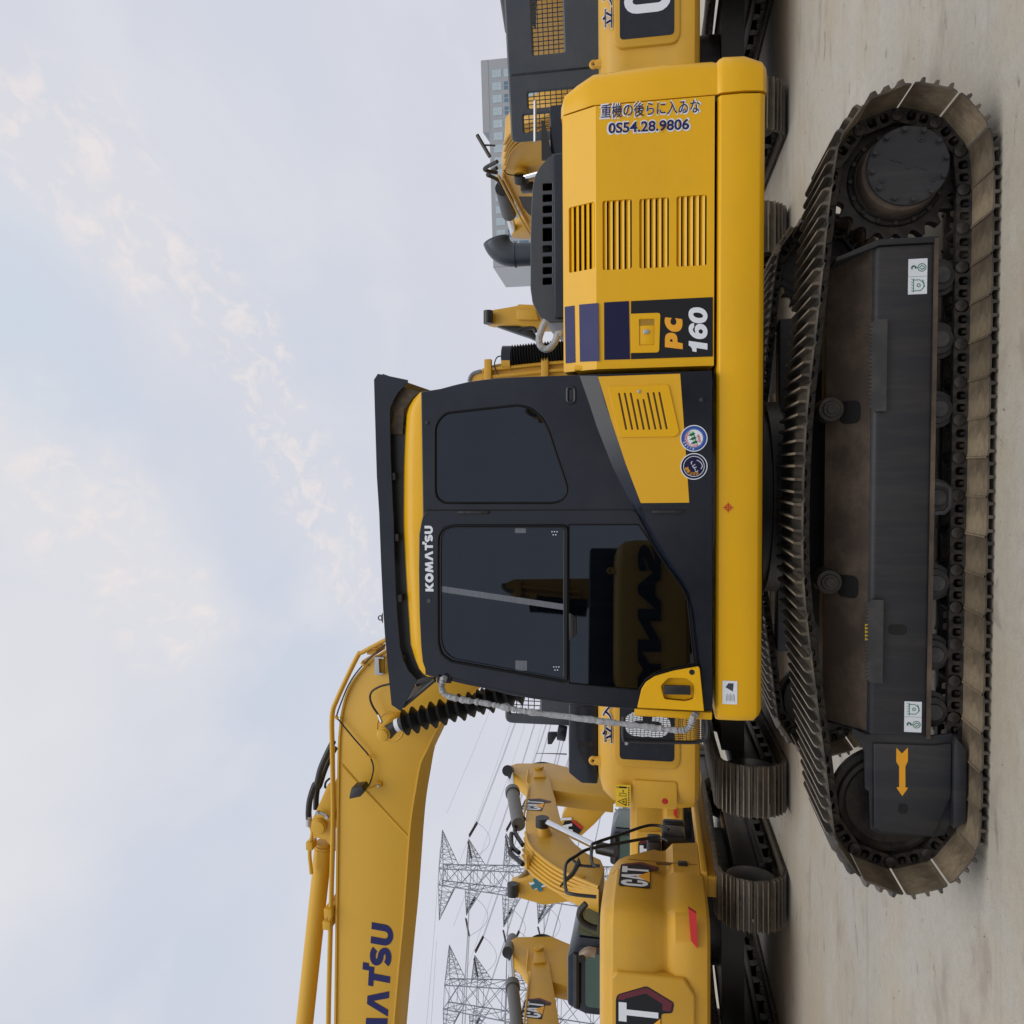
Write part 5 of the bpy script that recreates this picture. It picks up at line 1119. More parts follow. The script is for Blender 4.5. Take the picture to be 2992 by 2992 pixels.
mb = MB(); q = [lo(*zG(*p), 10.6, EA) for p in ((100, 1640), (130, 1640), (180, 1560), (100, 1560))]; mb.prism([(p.x, p.z) for p in q], -1.7, -1.6); mb.tube([lo(*zG(170, 1560), 10.6, EA), lo(*zG(230, 1570), 10.6, EA)], .1, 14); mb.build('air_filter', CHAR, EA, bevel=.01)
# aerial on that machine
ant = [lo(*zJ(1380, 1710), 10.8, EA), lo(*zJ(1480, 1712), 10.8, EA), lo(*zJ(1600, 1716), 10.8, EA)]
mb = MB(); mb.tube([ant[2], ant[1], ant[0]], [.009, .006, .003], 6); mb.build('aerial', BLK, EA)

EB = empty('excavator', (6.3, 12.25, 0), R(-4)); plate_kind(EB)
tag(EB, 'tan excavator behind the bright yellow tail, letter C on a black plate', 'excavator', GRP)
lb = lambda p: Matrix.Rotation(R(4), 3, 'Z') @ (Vector(p) - Vector((6.3, 12.25, 0)))
wb = lambda x, y, Yp: lb(WP(x, y, 1, Yp))
# open hood of that machine
a, b2 = wb(1741, 355, 10.9), wb(1478, 0, 10.9)
hx0, hz0, hz1 = a.x, a.z - .15, b2.z + .02
mesh_hood(EB, hx0, hx0 + 2.1, hz0, hz1, a.y + .35, (-14,), [(hx0 + .12, hx0 + .34, .38, 1.2), (hx0 + .42, hx0 + .62, .34, 1.12), (hx0 + 1.08, hx0 + 1.85, .6, 1.02)], [(wb(*zN(655, 950), 10.5), wb(*zN(655, 1335), 10.5))], ribs=(hx0 + .86,))
mb = MB(); mb.tube([wb(*zN(345, 1255), 12.6), wb(*zN(230, 1370), 12.6)] if False else [wb(*zN(110, 1270), 13), wb(*zN(230, 1475), 13)], .03, 8); mb.tube([wb(*zN(185, 1365), 13), wb(*zN(280, 1370), 13)], .015, 6); mb.build('mirror', BLK, EB)
# its boom and arm
XB = 6.1
lx = lambda x, y, X=XB: lb(WP(x, y, 0, X))
def fboom(root, conv, outline, thick, name, mt=TAN, parent=None, bevel=.015):
    """boom plate: outline points already in machine coordinates on a lengthwise plane; thickness goes to +x"""
    n = len(outline); mb = MB(); o2 = [p + Vector((thick, 0, 0)) for p in outline]
    mb.add(outline + o2, [tuple(range(n)), tuple(range(2 * n - 1, n - 1, -1))] + [(i, i + n, (i + 1) % n + n, (i + 1) % n) for i in range(n)])
    return mb.build(name, mt, parent if parent is not None else root, bevel=bevel)
ob = [lx(*p) for p in ((1650, 330), (1590, 345), (1510, 378), (1478, 420), (1474, 484), (1466, 520), (1487, 560), (1515, 612), (1545, 665), (1556, 690), (1640, 690), (1660, 600), (1620, 500), (1700, 400), (1720, 330))]
bB = fboom(EB, None, ob, .42, 'boom')
for k in range(5):
    pts = [(1646 - 4 * k, 318 + 14 * k), (1577, 344 + 11 * k), (1500, 382 + 13 * k), (1474, 420 + 20 * k)]
    hose('oil_pipe', [lx(x, y, XB - .04) for x, y in pts], .024, TAN, bB, n=8)
hose('oil_pipe', [lx(*zO(*p), XB - .04) for p in ((310, 40), (380, 180), (470, 350), (560, 520), (605, 590))], .024, TAN, bB, n=8)
hose('oil_pipe', [lx(*zO(*p), XB - .04) for p in ((350, 40), (420, 180), (500, 340), (590, 510))], .02, TAN, bB, n=8)
hose('hydraulic_hose', [lx(*zN(*p), XB + .1) for p in ((300, 1520), (220, 1560), (180, 1590), (215, 1610), (300, 1625))], .035, RUB, bB, n=8)
hose('hydraulic_hose', [lx(*zN(*p), XB + .2) for p in ((295, 1580), (210, 1640), (240, 1660), (300, 1690), (340, 1740))], .035, RUB, bB, n=8)
mb = MB(); mb.tube([lx(*zN(525, 1480), XB + .2), lx(*zN(525, 1640), XB - .1)], .12, 18); mb.build('boom_boss', TAN, bB); mb = MB(); mb.tube([lx(*zN(525, 1640), XB - .1), lx(*zN(530, 1715), XB - .2)], .13, 16); bcB = mb.build('cylinder_eye', BLK, bB)
mb = MB(); mb.tube([lx(*zN(560, 1660), XB - .15), lx(*zN(700, 1620), XB - .15)], .05, 12); mb.build('cylinder_rod', CHROME, bB)
mb = MB(); A = lx(*zO(355, 160), XB + .2); Bx = lx(*zO(410, 400), XB + .2); mb.tube([A, Bx], .16, 16); acB = mb.build('arm_cylinder', BLK, EB); mb = MB(); mb.tube([Bx, lx(*zO(455, 580), XB + .2)], .085, 12); mb.build('cylinder_rod', CHROME, acB)
oa = [lx(*p, XB + .1) for p in (zO(430, 600), zO(540, 540), zO(600, 470), zO(640, 470), zO(900, 560), zO(900, 700), zO(620, 640), zO(540, 640), zO(450, 630))]
fboom(EB, None, oa, .3, 'arm'); 
lg = [lx(*zO(*p), XB - .003) for p in ((500, 240), (640, 240), (640, 440), (590, 400), (540, 340))]
dcl = fboom(EB, None, lg, .002, 'boom_decal', BLKV, bB, 0)
lamp = lx(*zN(585, 1765), XB - .15); mb = MB(); mb.box(lamp.x - .08, lamp.x + .08, lamp.y - .1, lamp.y + .1, lamp.z - .12, lamp.z + .12); mb.build('work_lamp', BLK, bB, bevel=.02)
hose('lamp_cable', [lx(*zN(*p), XB - .08) for p in ((360, 1600), (400, 1640), (480, 1650))], .01, RUB, bB, n=6)
# dark box beside the open hood
q0_, q1_ = wb(1645, 448, 10.6), wb(1606, 355, 10.6); mb = MB(); mb.box(q0_.x, q1_.x + .2, q0_.y, q0_.y + .5, q0_.z - .2, q1_.z); mb.build('engine_box', CHAR, EB, bevel=.03)
q = [wb(*zN(*p), 10.5) for p in ((715, 1140), (745, 1140), (820, 1500), (715, 1500))]; mb = MB(); mb.prism([(p.x, p.z) for p in q], q[0].y - .02, q[0].y + .02); mb.build('hood_bracket', BLK, EB)

EC = empty('excavator', (2.29, 12.25, 0)); plate_kind(EC)
tag(EC, 'tan excavator mostly hidden behind the bright yellow engine door, its boom rising beside the cab', 'excavator', GRP)
lc = lambda x, y, Yp: WP(x, y, 1, Yp) - Vector((2.29, 12.25, 0))
YCB = 15.0
oc = [lc(*p, YCB) for p in (zI(905, 520), zI(930, 480), zI(985, 445), zI(1030, 415), zI(1120, 395), zI(1250, 375), zI(1560, 328), zI(1900, 270), zI(1900, 560), zI(1000, 560))]
mb = MB(); n = len(oc); mb.add(oc + [p + Vector((0, .9, .25)) for p in oc], [tuple(range(n)), tuple(range(2 * n - 1, n - 1, -1))] + [(i, i + n, (i + 1) % n + n, (i + 1) % n) for i in range(n)]); bC = mb.build('boom', TAN, EC, bevel=.02)
for y0_, y1_ in ((438, 385), (492, 440)): hose('oil_pipe', [lc(*zI(*p), YCB - .06) for p in ((1000, y0_ + 5), (1050, y0_), (1420, y1_ + 12), (1580, y1_))], .035, TAN, bC, n=8)
for X, Y in ((1445, 420), (1040, 450)): q = lc(*zI(X, Y), YCB - .08); mb = MB(); mb.box(q.x - .22, q.x + .22, q.y - .05, q.y + .05, q.z - .07, q.z + .07); mb.build('pipe_clamp', TAN, bC, bevel=.02)
hose('hydraulic_hose', [lc(*zI(*p), YCB) for p in ((990, 450), (940, 465), (915, 490), (905, 525))], .04, mat('grey_hose', (.16, .17, .19), .4), bC, n=8)
hose('lamp_cable', [lc(*zI(*p), YCB - .1) for p in ((1150, 343), (1105, 350), (1085, 400), (1095, 450), (1110, 470))], .012, RUB, bC, n=6)
A, Bx = lc(*zI(1210, 345), YCB), lc(*zI(1640, 300), YCB); mb = MB(); pts = []; rr = []
for i in range(22):
    for f_, k in ((0, .8), (.5, 1.0)): pts.append(A.lerp(Bx, (i + f_) / 22)); rr.append(.215 * k)
mb.tube(pts, rr, 14); mb.build('cylinder_boot', RUB, EC, smooth=R(15)); mb = MB(); mb.tube([lc(*zI(1145, 345), YCB), lc(*zI(1210, 345), YCB)], .2, 16); mb.build('boot_clamp', CHAR, bC); mb = MB(); mb.tube([lc(*zI(1145, 380), YCB), lc(*zI(1205, 380), YCB)], .17, 12); mb.build('boom_boss', TAN, bC)

EN = copy_tree(EB); EN.location = (10.4, 12.6, 0)
tag(EN, 'tan excavator at the right edge seen only through the wire mesh of the open hood', 'excavator', GRP)

# --- second kind: shield badge on tail and side door
ED = empty('excavator', (-5.95, 12.25, 0)); far_undercarriage(ED)
GD = 'tan excavators with shield badges'
tag(ED, 'tan excavator nearest the left edge with shield badges, red reflector and black handrails', 'excavator', GRP)
ld = lambda v: v - Vector((-5.95, 12.25, 0))
XS_, YRr = -4.55, 9.35
sd_ = lambda p, X=XS_: ld(WP(p[0], p[1], 0, X)); rr_d = lambda p, Yp=YRr: ld(WP(p[0], p[1], 1, Yp))
rows2 = [(1.30, -2.78, 1.01), (1.38, -2.87, 1.05), (1.40, -2.90, 1.18), (1.395, -2.89, 1.40), (1.33, -2.81, 1.49), (1.33, -2.81, 1.55), (1.385, -2.88, 1.65), (1.40, -2.90, 1.98), (1.385, -2.885, 2.10), (1.33, -2.83, 2.15), (1.30, -2.80, 2.20), (1.2, -2.6, 2.27), (1.05, -2.4, 2.28)]
mb = MB(); mb.rings(yloft(rows2, p_=.2, yfront=-1.75, n=36)); cwD = mb.build('counterweight', TAN, ED, smooth=R(40))
# side house with its door: profile swept along the machine
pside = [(.9, 1.07), (1.395, 1.07), (1.395, 1.40), (1.33, 1.49), (1.33, 1.55), (1.385, 1.65), (1.40, 1.98), (1.385, 2.10), (1.30, 2.20), (1.1, 2.27), (-1.1, 2.27), (-1.3, 2.2), (-1.4, 2.0), (-1.4, 1.07)]
yfr = sd_(zH(1085, 632)).y; yft = sd_(zH(560, 740)).y
rg = []
for y_, sl in ((-1.749, 0), (yft - .15, 0), ((yft + yfr) / 2 - .05, 1)):
    rg.append([Vector((p[0], y_ if not sl else (yft - .12 + (yfr - yft + .12) * max(0, min(1, (2.2 - p[1]) / .9))), p[1])) for p in pside])
mb = MB(); mb.rings(rg); hsD = mb.build('side_house', TAN, ED, smooth=R(35))
mb = MB(); mb.box(1.1, 1.42, -1.72, 2.6, .98, 1.062); mb.box(1.1, 1.36, -1.72, 2.6, .86, .985); mb.build('walkway_beam', TAN, ED, bevel=.015)
mb = MB(); mb.box(-1.42, -1.1, -1.72, 2.6, .92, 1.062); mb.build('walkway_beam', TAN, ED, bevel=.015)
mb = MB(); dl = [sd_(zP_) for zP_ in (zH(935, 748), zH(940, 765), zH(1030, 763), zH(1095, 768))]
ydr = sd_(zH(700, 760)).y; mb.box(1.398, 1.4025, ydr - .004, ydr + .004, 1.62, 1.98); mb.box(1.36, 1.40, ydr - .003, ydr + .003, 1.1, 1.62)
mb.build('door_gap', mat('seam_brown', (.12, .07, .02), .6), hsD)
a, b2 = sd_(zH(1095, 808)), sd_(zH(1025, 768)); mb = MB(); mb.box(1.39, 1.41, a.y, b2.y, a.z, b2.z); mb.build('door_latch', BLK, hsD, bevel=.01)
a, b2 = sd_(zH(893, 970)), sd_(zH(622, 768))
badge(hsD, right_M(1.4005, a.y, a.z), b2.y - a.y, b2.z - a.z)
wS = b2.y - a.y; hS = b2.z - a.z
a2, b3 = rr_d(zH(1000, 1932)), rr_d(zH(585, 1622)); hB = b3.z - a2.z; wB = hB * wS / hS * .95
mb = MB(); rp_ = [rr_d(zH(*p)) for p in ((1150, 2300), (1150, 1720), (1075, 1600), (590, 1548), (548, 1590), (548, 2300))]; mb.prism([(p.x, p.z) for p in rp_], -2.945, -2.80); mb.build('raised_panel', TAN, cwD, bevel=.03, seg=3)
badge(cwD, rear_M(b3.x - wB, -2.946, a2.z), wB, hB)
rf = [rr_d(zH(*p)) for p in ((1100, 1103), (1158, 1140), (1168, 1390), (1118, 1330))]
mb = MB(); mb.prism([(p.x, p.z) for p in rf], -2.925, -2.86); mb.build('red_reflector', REDV, cwD)
# cab
mb = MB(); mb.prism([(-1.12, 1.2), (-1.12, 2.6), (-1.02, 2.86), (-.3, 2.86), (-.15, 2.72), (-.13, 1.2)], -.8, .95); cbD = mb.build('cab', CHAR, ED, bevel=.05)
plate('window', [rnd([(0, 0), (1.35, 0), (1.3, .5), (.05, .62)], .06, 3)], 0, .004, GREENG, cbD, M=right_M(-.128, -.6, 2.12)); plate('window', [rnd([(0, 0), (.75, 0), (.75, .5), (0, .5)], .06, 3)], 0, .004, GREENG, cbD, M=rear_M(-1.0, -.803, 2.1))
mb = MB(); mb.tube([(-1.0, -.83, 2.72), (-.25, -.83, 2.72)], .05, 8); mb.build('roof_roll', BLK, cbD)
ex = [rr_d(zH(*p), 10.2) for p in ((440, 1425), (390, 1415), (362, 1432), (345, 1450))]; mb = MB(); mb.tube(smooth_path(ex, 3), .058, 14, cap=True); exD = mb.build('exhaust_pipe', mat('rusty_steel_pipe', (.25, .19, .14), .5, metal=.5, var=.4), ED)
mb = MB(); mb.tube([ex[3] + Vector((0, -.055, 0)), ex[3] + Vector((0, -.062, 0))], .05, 14); mb.build('pipe_mouth', DARK, exD)
hose('hydraulic_hose', [rr_d(zH(*p), 11.2) for p in ((372, 1075), (340, 1110), (325, 1150), (345, 1200), (400, 1235), (450, 1250))], .045, RUB, ED, n=8)
# handrails
for pts in ([zH(960, 545), zH(900, 520), zH(800, 520), zH(620, 580), zH(440, 640), zH(412, 668), zH(412, 770), zH(430, 800), zH(470, 806)], [zH(960, 630), zH(900, 605), zH(800, 610), zH(600, 645), zH(385, 687), zH(300, 735), zH(240, 775), zH(222, 830), zH(226, 965), zH(262, 1004), zH(445, 1026)]):
    hose('hand_rail', [sd_(p, XS_ - .05) for p in pts], .022, BLK, ED, n=8, k=4)
hose('mirror_arm', [sd_(zH(*p), XS_ - .1) for p in ((275, 762), (330, 800), (440, 810))], .02, BLK, ED, n=8)
mp_ = [sd_(zH(*p), XS_ - .1) for p in ((320, 760), (335, 800), (285, 880), (185, 965), (270, 860))]; fboom(ED, None, mp_, .04, 'mirror', BLK, ED, .005)
for X0, X1, Y0, Y1 in ((915, 1075, 460, 500), (908, 1080, 505, 605), (806, 905, 565, 640)):
    a, b2 = sd_(zH(X1, Y1), XS_ - .1), sd_(zH(X0, Y0), XS_ - .1); mb = MB(); mb.box(.9, 1.3, a.y, b2.y, a.z, b2.z); mb.build('tool_box', BLK, ED, bevel=.04)
# boom and arm
XD = -5.7; dd = lambda x, y, X=XD: ld(WP(x, y, 0, X))
ol = [zP(1075, 275), zP(1040, 500), zP(1018, 700), zP(1020, 820), (zP(1045, 930)), zP(1110, 1020), zP(1250, 1130), zP(1450, 1260), zP(1780, 1410), zP(1840, 1200), zP(1800, 1110), zP(1660, 1045), zP(1540, 950), zP(1430, 830), zP(1380, 680), zP(1330, 480), zP(1265, 260), zP(1200, 150), zP(1130, 150)]
o_ = [dd(*p) for p in ol]
bD = fboom(ED, None, o_, -.42, 'boom')
ba = dd(*zP(1250, 610)); bb_ = dd(*zP(1080, 470)); badge(bD, right_M(.2535, ba.y, ba.z), max(.55, bb_.y - ba.y), .8 * max(.55, bb_.y - ba.y))
for k in range(6):
    pts = [(1020 - 8 * k, 830 + 60 * k), (1060 - 2 * k, 960 + 50 * k), (1180, 1085 + 48 * k), (1400, 1235 + 45 * k), (1780, 1400 + 30 * k)]
    hose('oil_pipe', [dd(*zP(x, y), XD + .02 - .07 * k) for x, y in pts], .03, TAN, bD, n=8)
hose('oil_pipe', [dd(*zP(*p), XD + .02) for p in ((1050, 170), (1030, 300), (1050, 360), (1010, 600), (1000, 660))], .022, TAN, bD, n=6)
for pts in ([(1000, 680), (985, 720), (920, 760), (910, 830), (950, 900), (990, 960)], [(870, 840), (870, 930), (890, 990), (950, 1040)], [(870, 990), (855, 1040), (920, 1100), (990, 1160)], [(1060, 180), (1090, 130), (1200, 110), (1330, 140), (1460, 190)]):
    hose('hydraulic_hose', [dd(*zP(*p), XD - .1) for p in pts], .04, RUB, bD, n=8)
for X, Y in ((1035, 1100), (1600, 1340)): q0_, q1_ = dd(*zP(X, Y - 60), XD + .03), dd(*zP(X, Y + 90), XD - .3); mb = MB(); mb.tube([q0_, q1_], .05, 6); mb.build('pipe_clamp', TAN, bD)
q = dd(*zP(1210, 850)); mb = MB(); mb.tube([q + Vector((-.1, 0, 0)), q + Vector((.05, 0, 0)), q + Vector((.16, 0, .02))], [.2, .12, .1], 20); mb.build('boom_boss', TAN, bD); mb = MB(); mb.tube([q + Vector((.14, 0, .03)), q + Vector((.3, 0, .03))], .12, 16); mb.build('cylinder_eye', BLK, bD)
A = q + Vector((.24, 0, 0)); Bx = dd(*zP(1770, 985), XD + .24); Cx = dd(*zP(1960, 1030), XD + .24)
mb = MB(); mb.tube([A, Bx], .055, 14); rdD = mb.build('boom_cylinder', CHROME, ED); mb = MB(); mb.tube([Bx, Cx], .1, 14); mb.build('cylinder_barrel', BLK, rdD)
pl_ = [zP(1110, 160), zP(1150, 145), zP(1200, 165), zP(1230, 245), zP(1100, 250)]; fboom(ED, None, [dd(*p, XD + .04) for p in pl_], -.05, 'pin_plate', TAN, bD, .01)
q = dd(*zP(1155, 160), XD + .05); mb = MB(); mb.tube([q, q + Vector((.05, 0, 0))], .11, 18); mb.build('boom_pin', TAN, bD)
XA = -5.75
oa = [zP(830, 140), zP(925, 108), zP(1290, 105), zP(1470, 150), zP(1932, 220), zP(1932, 460), zP(1560, 420), zP(1290, 385), zP(1030, 310), zP(960, 250), zP(890, 210), zP(840, 220)]
arD = fboom(ED, None, [dd(*p, XA) for p in oa], -.32, 'arm')
A, Bx, Cx = dd(*zP(855, 190), XA), dd(*zP(885, 420), XA), dd(*zP(945, 745), XA)
mb = MB(); mb.tube([Cx, Bx], .125, 18); mb.tube([Bx + (Cx - Bx) * .03, Bx - (Cx - Bx) * .08], .15, 18); acD = mb.build('arm_cylinder', mat('grey_cylinder', (.09, .085, .08), .4), ED); mb = MB(); mb.tube([Bx, A], .07, 14); mb.build('cylinder_rod', CHROME, acD)
mb = MB(); mb.tube([dd(*zP(830, 185), XA + .1), dd(*zP(880, 190), XA - .4)], .12, 12); mb.build('rod_eye', BLK, arD)

EG = copy_tree(ED); EG.location = (-9.92, 12.25, 0)
tag(EG, 'tan excavator at the far left edge of which only boom, arm and cylinder show', 'excavator', GRP)

# --- machines of a further row: only arms and booms show over the others
def further(loc, label, yaw=0.0):
    r = empty('excavator', loc, yaw); tag(r, label, 'excavator', 'excavators of the second row')
    for src in ED.children:
        if src.name.split('.')[0] in ('counterweight', 'side_house', 'track_frame', 'track_shoe', 'carbody', 'cab', 'walkway_beam', 'idler_wheel', 'sprocket'): copy_tree(src, r)
    return r
EH = further((-2.2, 23.5, 0), 'second-row tan excavator with black and red badge on its boom, between two nearer booms')
lh = lambda p, Yp: WP(p[0], p[1], 1, Yp) - Vector((-2.2, 23.5, 0))
def fplate(root, conv, pts, Yp, thick, name, mt=TAN, parent=None, bevel=.03):
    o_ = [conv(p, Yp) for p in pts]; mb = MB(); mb.prism([(p.x, p.z) for p in o_], o_[0].y, o_[0].y + thick); return mb.build(name, mt, parent if parent is not None else root, bevel=bevel)
bH = fplate(EH, lh, [zP(1380, 760), zP(1400, 640), zP(1480, 520), zP(1600, 430), zP(1760, 380), zP(2050, 330), zP(2100, 440), zP(1900, 560), zP(1740, 740), zP(1540, 920), zP(1430, 860)], 19.5, .45, 'boom')
mb = MB(); low_ = [lh(p, 19.5) for p in (zP(1930, 565), zP(1750, 735), zP(1545, 905))]; low2 = [lh(p, 19.5) for p in (zP(1990, 640), zP(1850, 660), zP(1700, 850), zP(1570, 965))]
d0 = [lh(zP(*p), 19.48) for p in ((1425, 710), (1500, 705), (1615, 785), (1540, 895), (1450, 870), (1400, 760))]; mb = MB(); mb.prism([(p.x, p.z) for p in d0], d0[0].y, d0[0].y + .015); dk = mb.build('boom_badge', BLKV, bH, smooth=0)
d0 = [lh(zP(*p), 19.47) for p in ((1490, 708), (1525, 705), (1615, 780), (1600, 800))]; mb = MB(); mb.prism([(p.x, p.z) for p in d0], d0[0].y, d0[0].y + .008); mb.build('badge_edge', REDV, dk, smooth=0)
p0 = lh(zP(1520, 890), 19.46); p1 = lh(zP(1450, 780), 19.46); block('lettering', 'Cat', p0.x - .05, p0.z, .62, .4, p0.y, WHT, dk, ang=R(6), gap=.05)
q = lh(zP(1615, 510), 19.3); mb = MB(); mb.tube([q + Vector((0, .2, 0)), q], [.06, .17], 14); mb.build('work_lamp', CHROME, bH)
hose('hydraulic_hose', [lh(zP(*p), 19.4) for p in ((1340, 530), (1440, 520), (1560, 430), (1600, 400))], .04, RUB, bH, n=8); hose('hydraulic_hose', [lh(zP(*p), 19.4) for p in ((1310, 420), (1400, 450), (1500, 440), (1580, 430))], .05, RUB, bH, n=8)
EK = further((-8.3, 22.5, 0), 'second-row tan excavator whose folded arm carries a white sticker with a teal cross')
lk_ = lambda p, Yp: WP(p[0], p[1], 1, Yp) - Vector((-8.3, 22.5, 0))
aK = fplate(EK, lk_, [zP(845, 1380), zP(920, 1350), zP(1150, 1275), zP(1240, 1300), zP(1420, 1430), zP(1700, 1540), zP(1800, 1640), zP(1480, 1550), zP(1210, 1588), zP(940, 1510), zP(925, 1490), zP(850, 1470)], 20.0, .45, 'arm')
aK2 = fplate(EK, lk_, [zP(1020, 1230), zP(1050, 1260), zP(920, 1370), zP(890, 1355)], 20.2, .2, 'bucket_link', mat('link_brown', (.2, .13, .05), .5))
mb = MB(); q = lk_(zP(885, 1445), 19.9); mb.tube([q + Vector((-.1, 0, 0)), q + Vector((.2, 0, 0))], .14, 14); mb.build('pin_bush', BLK, aK)
st_ = [lk_(zP(*p), 19.97) for p in ((1050, 1355), (1180, 1325), (1240, 1385), (1110, 1425))]; mb = MB(); mb.prism([(p.x, p.z) for p in st_], st_[0].y, st_[0].y + .015); sk = mb.build('sticker', WHT, aK, smooth=0)
cr_ = (sum(p.x for p in st_) / 4, sum(p.z for p in st_) / 4); mb = MB(); y_ = st_[0].y - .01; Mr = Matrix.Translation((cr_[0], y_, cr_[1])) @ Matrix.Rotation(R(-28), 4, 'Y')
mb.box(-.17, .17, 0, .008, -.055, .055, M=Mr); mb.box(-.055, .055, -.003, .006, -.17, .17, M=Mr); mb.build('cross_symbol', TEAL, sk, smooth=0)
EM = further((4.3, 22.5, 0), 'second-row tan excavator whose upright arm tip shows behind the exhaust pipe')
lm = lambda p, Yp: WP(p[0], p[1], 1, Yp) - Vector((4.3, 22.5, 0))
aM = fplate(EM, lm, [zO(185, 1330), zO(240, 1330), zO(250, 1305), zO(480, 1265), zO(500, 1250), zO(640, 1255), zO(900, 1300), zO(900, 1480), zO(700, 1480), zO(480, 1440), zO(245, 1440), zO(180, 1425)], 20.0, .4, 'arm')
fplate(EM, lm, [zO(480, 1300), zO(660, 1300), zO(690, 1400), zO(480, 1395)], 19.9, .1, 'arm_rib', TAN, aM); mb = MB(); q = lm(zO(215, 1375), 19.85); mb.tube([q + Vector((-.16, 0, 0)), q + Vector((.16, 0, 0))], .12, 14); mb.build('pin_bush', BLK, aM)
fplate(EM, lm, [zO(255, 1442), zO(500, 1440), zO(640, 1500), (zO(680, 1600)), zO(600, 1560), zO(450, 1510)], 20.2, .3, 'bucket_cylinder', BLK, EM)
hose('hydraulic_hose', [lm(zO(*p), 19.8) for p in ((500, 1500), (560, 1480), (640, 1480), (660, 1520))], .05, RUB, aM, n=8)

# ================================================================== far things
# --- office block
BO = empty('office_building', (46, 150, 0)); tag(BO, 'pale grey office block far behind the black exhaust pipe', 'building')
f0, f1, s1_ = Vector((0, 0, 0)), Vector((36, -5.4, 0)), Vector((-.2, 13, 0)); HB = 32.2
mb = MB(); back_ = f1 + s1_ - f0; fp = [f0, f1, back_, s1_]; mb.add([(p.x, p.y, 0) for p in fp] + [(p.x, p.y, HB) for p in fp], [(0, 1, 5, 4), (1, 2, 6, 5), (2, 3, 7, 6), (3, 0, 4, 7), (4, 5, 6, 7)]); wl = mb.build('wall', CONC1, BO)
mb = MB(); fd = (f1 - f0).normalized(); 
def onface(o_, d, u, z, out): n_ = Vector((d.y, -d.x, 0)); p = o_ + d * u + n_ * out; return Vector((p.x, p.y, z))
mb.add([onface(f0, fd, 24, HB - .1, .05), onface(f0, fd, 36.4, HB - .1, .05), onface(f0, fd, 36.4, HB + 1.2, .05), onface(f0, fd, 24, HB + 1.2, .05)] + [onface(f0, fd, 24, HB - .1, -6), onface(f0, fd, 36.4, HB - .1, -6), onface(f0, fd, 36.4, HB + 1.2, -6), onface(f0, fd, 24, HB + 1.2, -6)], [(0, 1, 2, 3), (4, 7, 6, 5), (0, 4, 5, 1), (1, 5, 6, 2), (2, 6, 7, 3), (3, 7, 4, 0)]); mb.build('roof_parapet', CONC1, BO)
mb = MB(); sdv = (s1_ - f0).normalized(); mb.add([f0 + Vector((-.06, -.02, 0)), s1_ + Vector((-.06, 0, 0)), s1_ + Vector((-.06, 0, HB + .02)), f0 + Vector((-.06, -.02, HB + .02))], [(0, 1, 2, 3)]); mb.build('side_wall', CONC2, BO)
def win_quad(mb, o_, d, u0, u1, z0, z1, out): mb.add([onface(o_, d, u0, z0, out), onface(o_, d, u1, z0, out), onface(o_, d, u1, z1, out), onface(o_, d, u0, z1, out)], [(0, 1, 2, 3)])
rest = MB()
WL_ = mat('far_window_light', (.42, .52, .58), .15, var=.2, vscale=.3)
for r_ in range(14):
    ztop = HB - .8 - 2.15 * r_
    for c_ in range(16):
        u0 = 1.0 + 2.15 * c_
        if r_ < 6:
            mb = MB(); win_quad(mb, f0, fd, u0, u0 + 1.35, ztop - 1.7, ztop, .05); wn = mb.build('window', WL_ if (r_ == 0 or (c_ * 7 + r_ * 3) % 4 == 0) else WING, BO, smooth=0)
            if r_ < 2:
                mb = MB(); win_quad(mb, f0, fd, u0 + .64, u0 + .71, ztop - 1.7, ztop, .08); win_quad(mb, f0, fd, u0, u0 + 1.35, ztop - .88, ztop - .8, .07); mb.build('window_bar', CONC2, wn, smooth=0)
        else: win_quad(rest, f0, fd, u0, u0 + 1.35, ztop - 1.7, ztop, .05)
ro_ = rest.build('window', WING, BO, smooth=0); ro_['kind'] = 'stuff'
mb = MB()
for r_ in range(8):
    for c_ in range(2): z_ = HB - 1.8 - 3.4 * r_; y_ = 3.5 + 5 * c_; mb.add([(-.1 - .0, y_, z_ - 1.2), (-.1, y_ + .7, z_ - 1.2), (-.1, y_ + .7, z_), (-.1, y_, z_)], [(0, 1, 2, 3)])
sw = mb.build('side_windows', mat('far_side_opening', (.3, .33, .36), .5), BO, smooth=0)

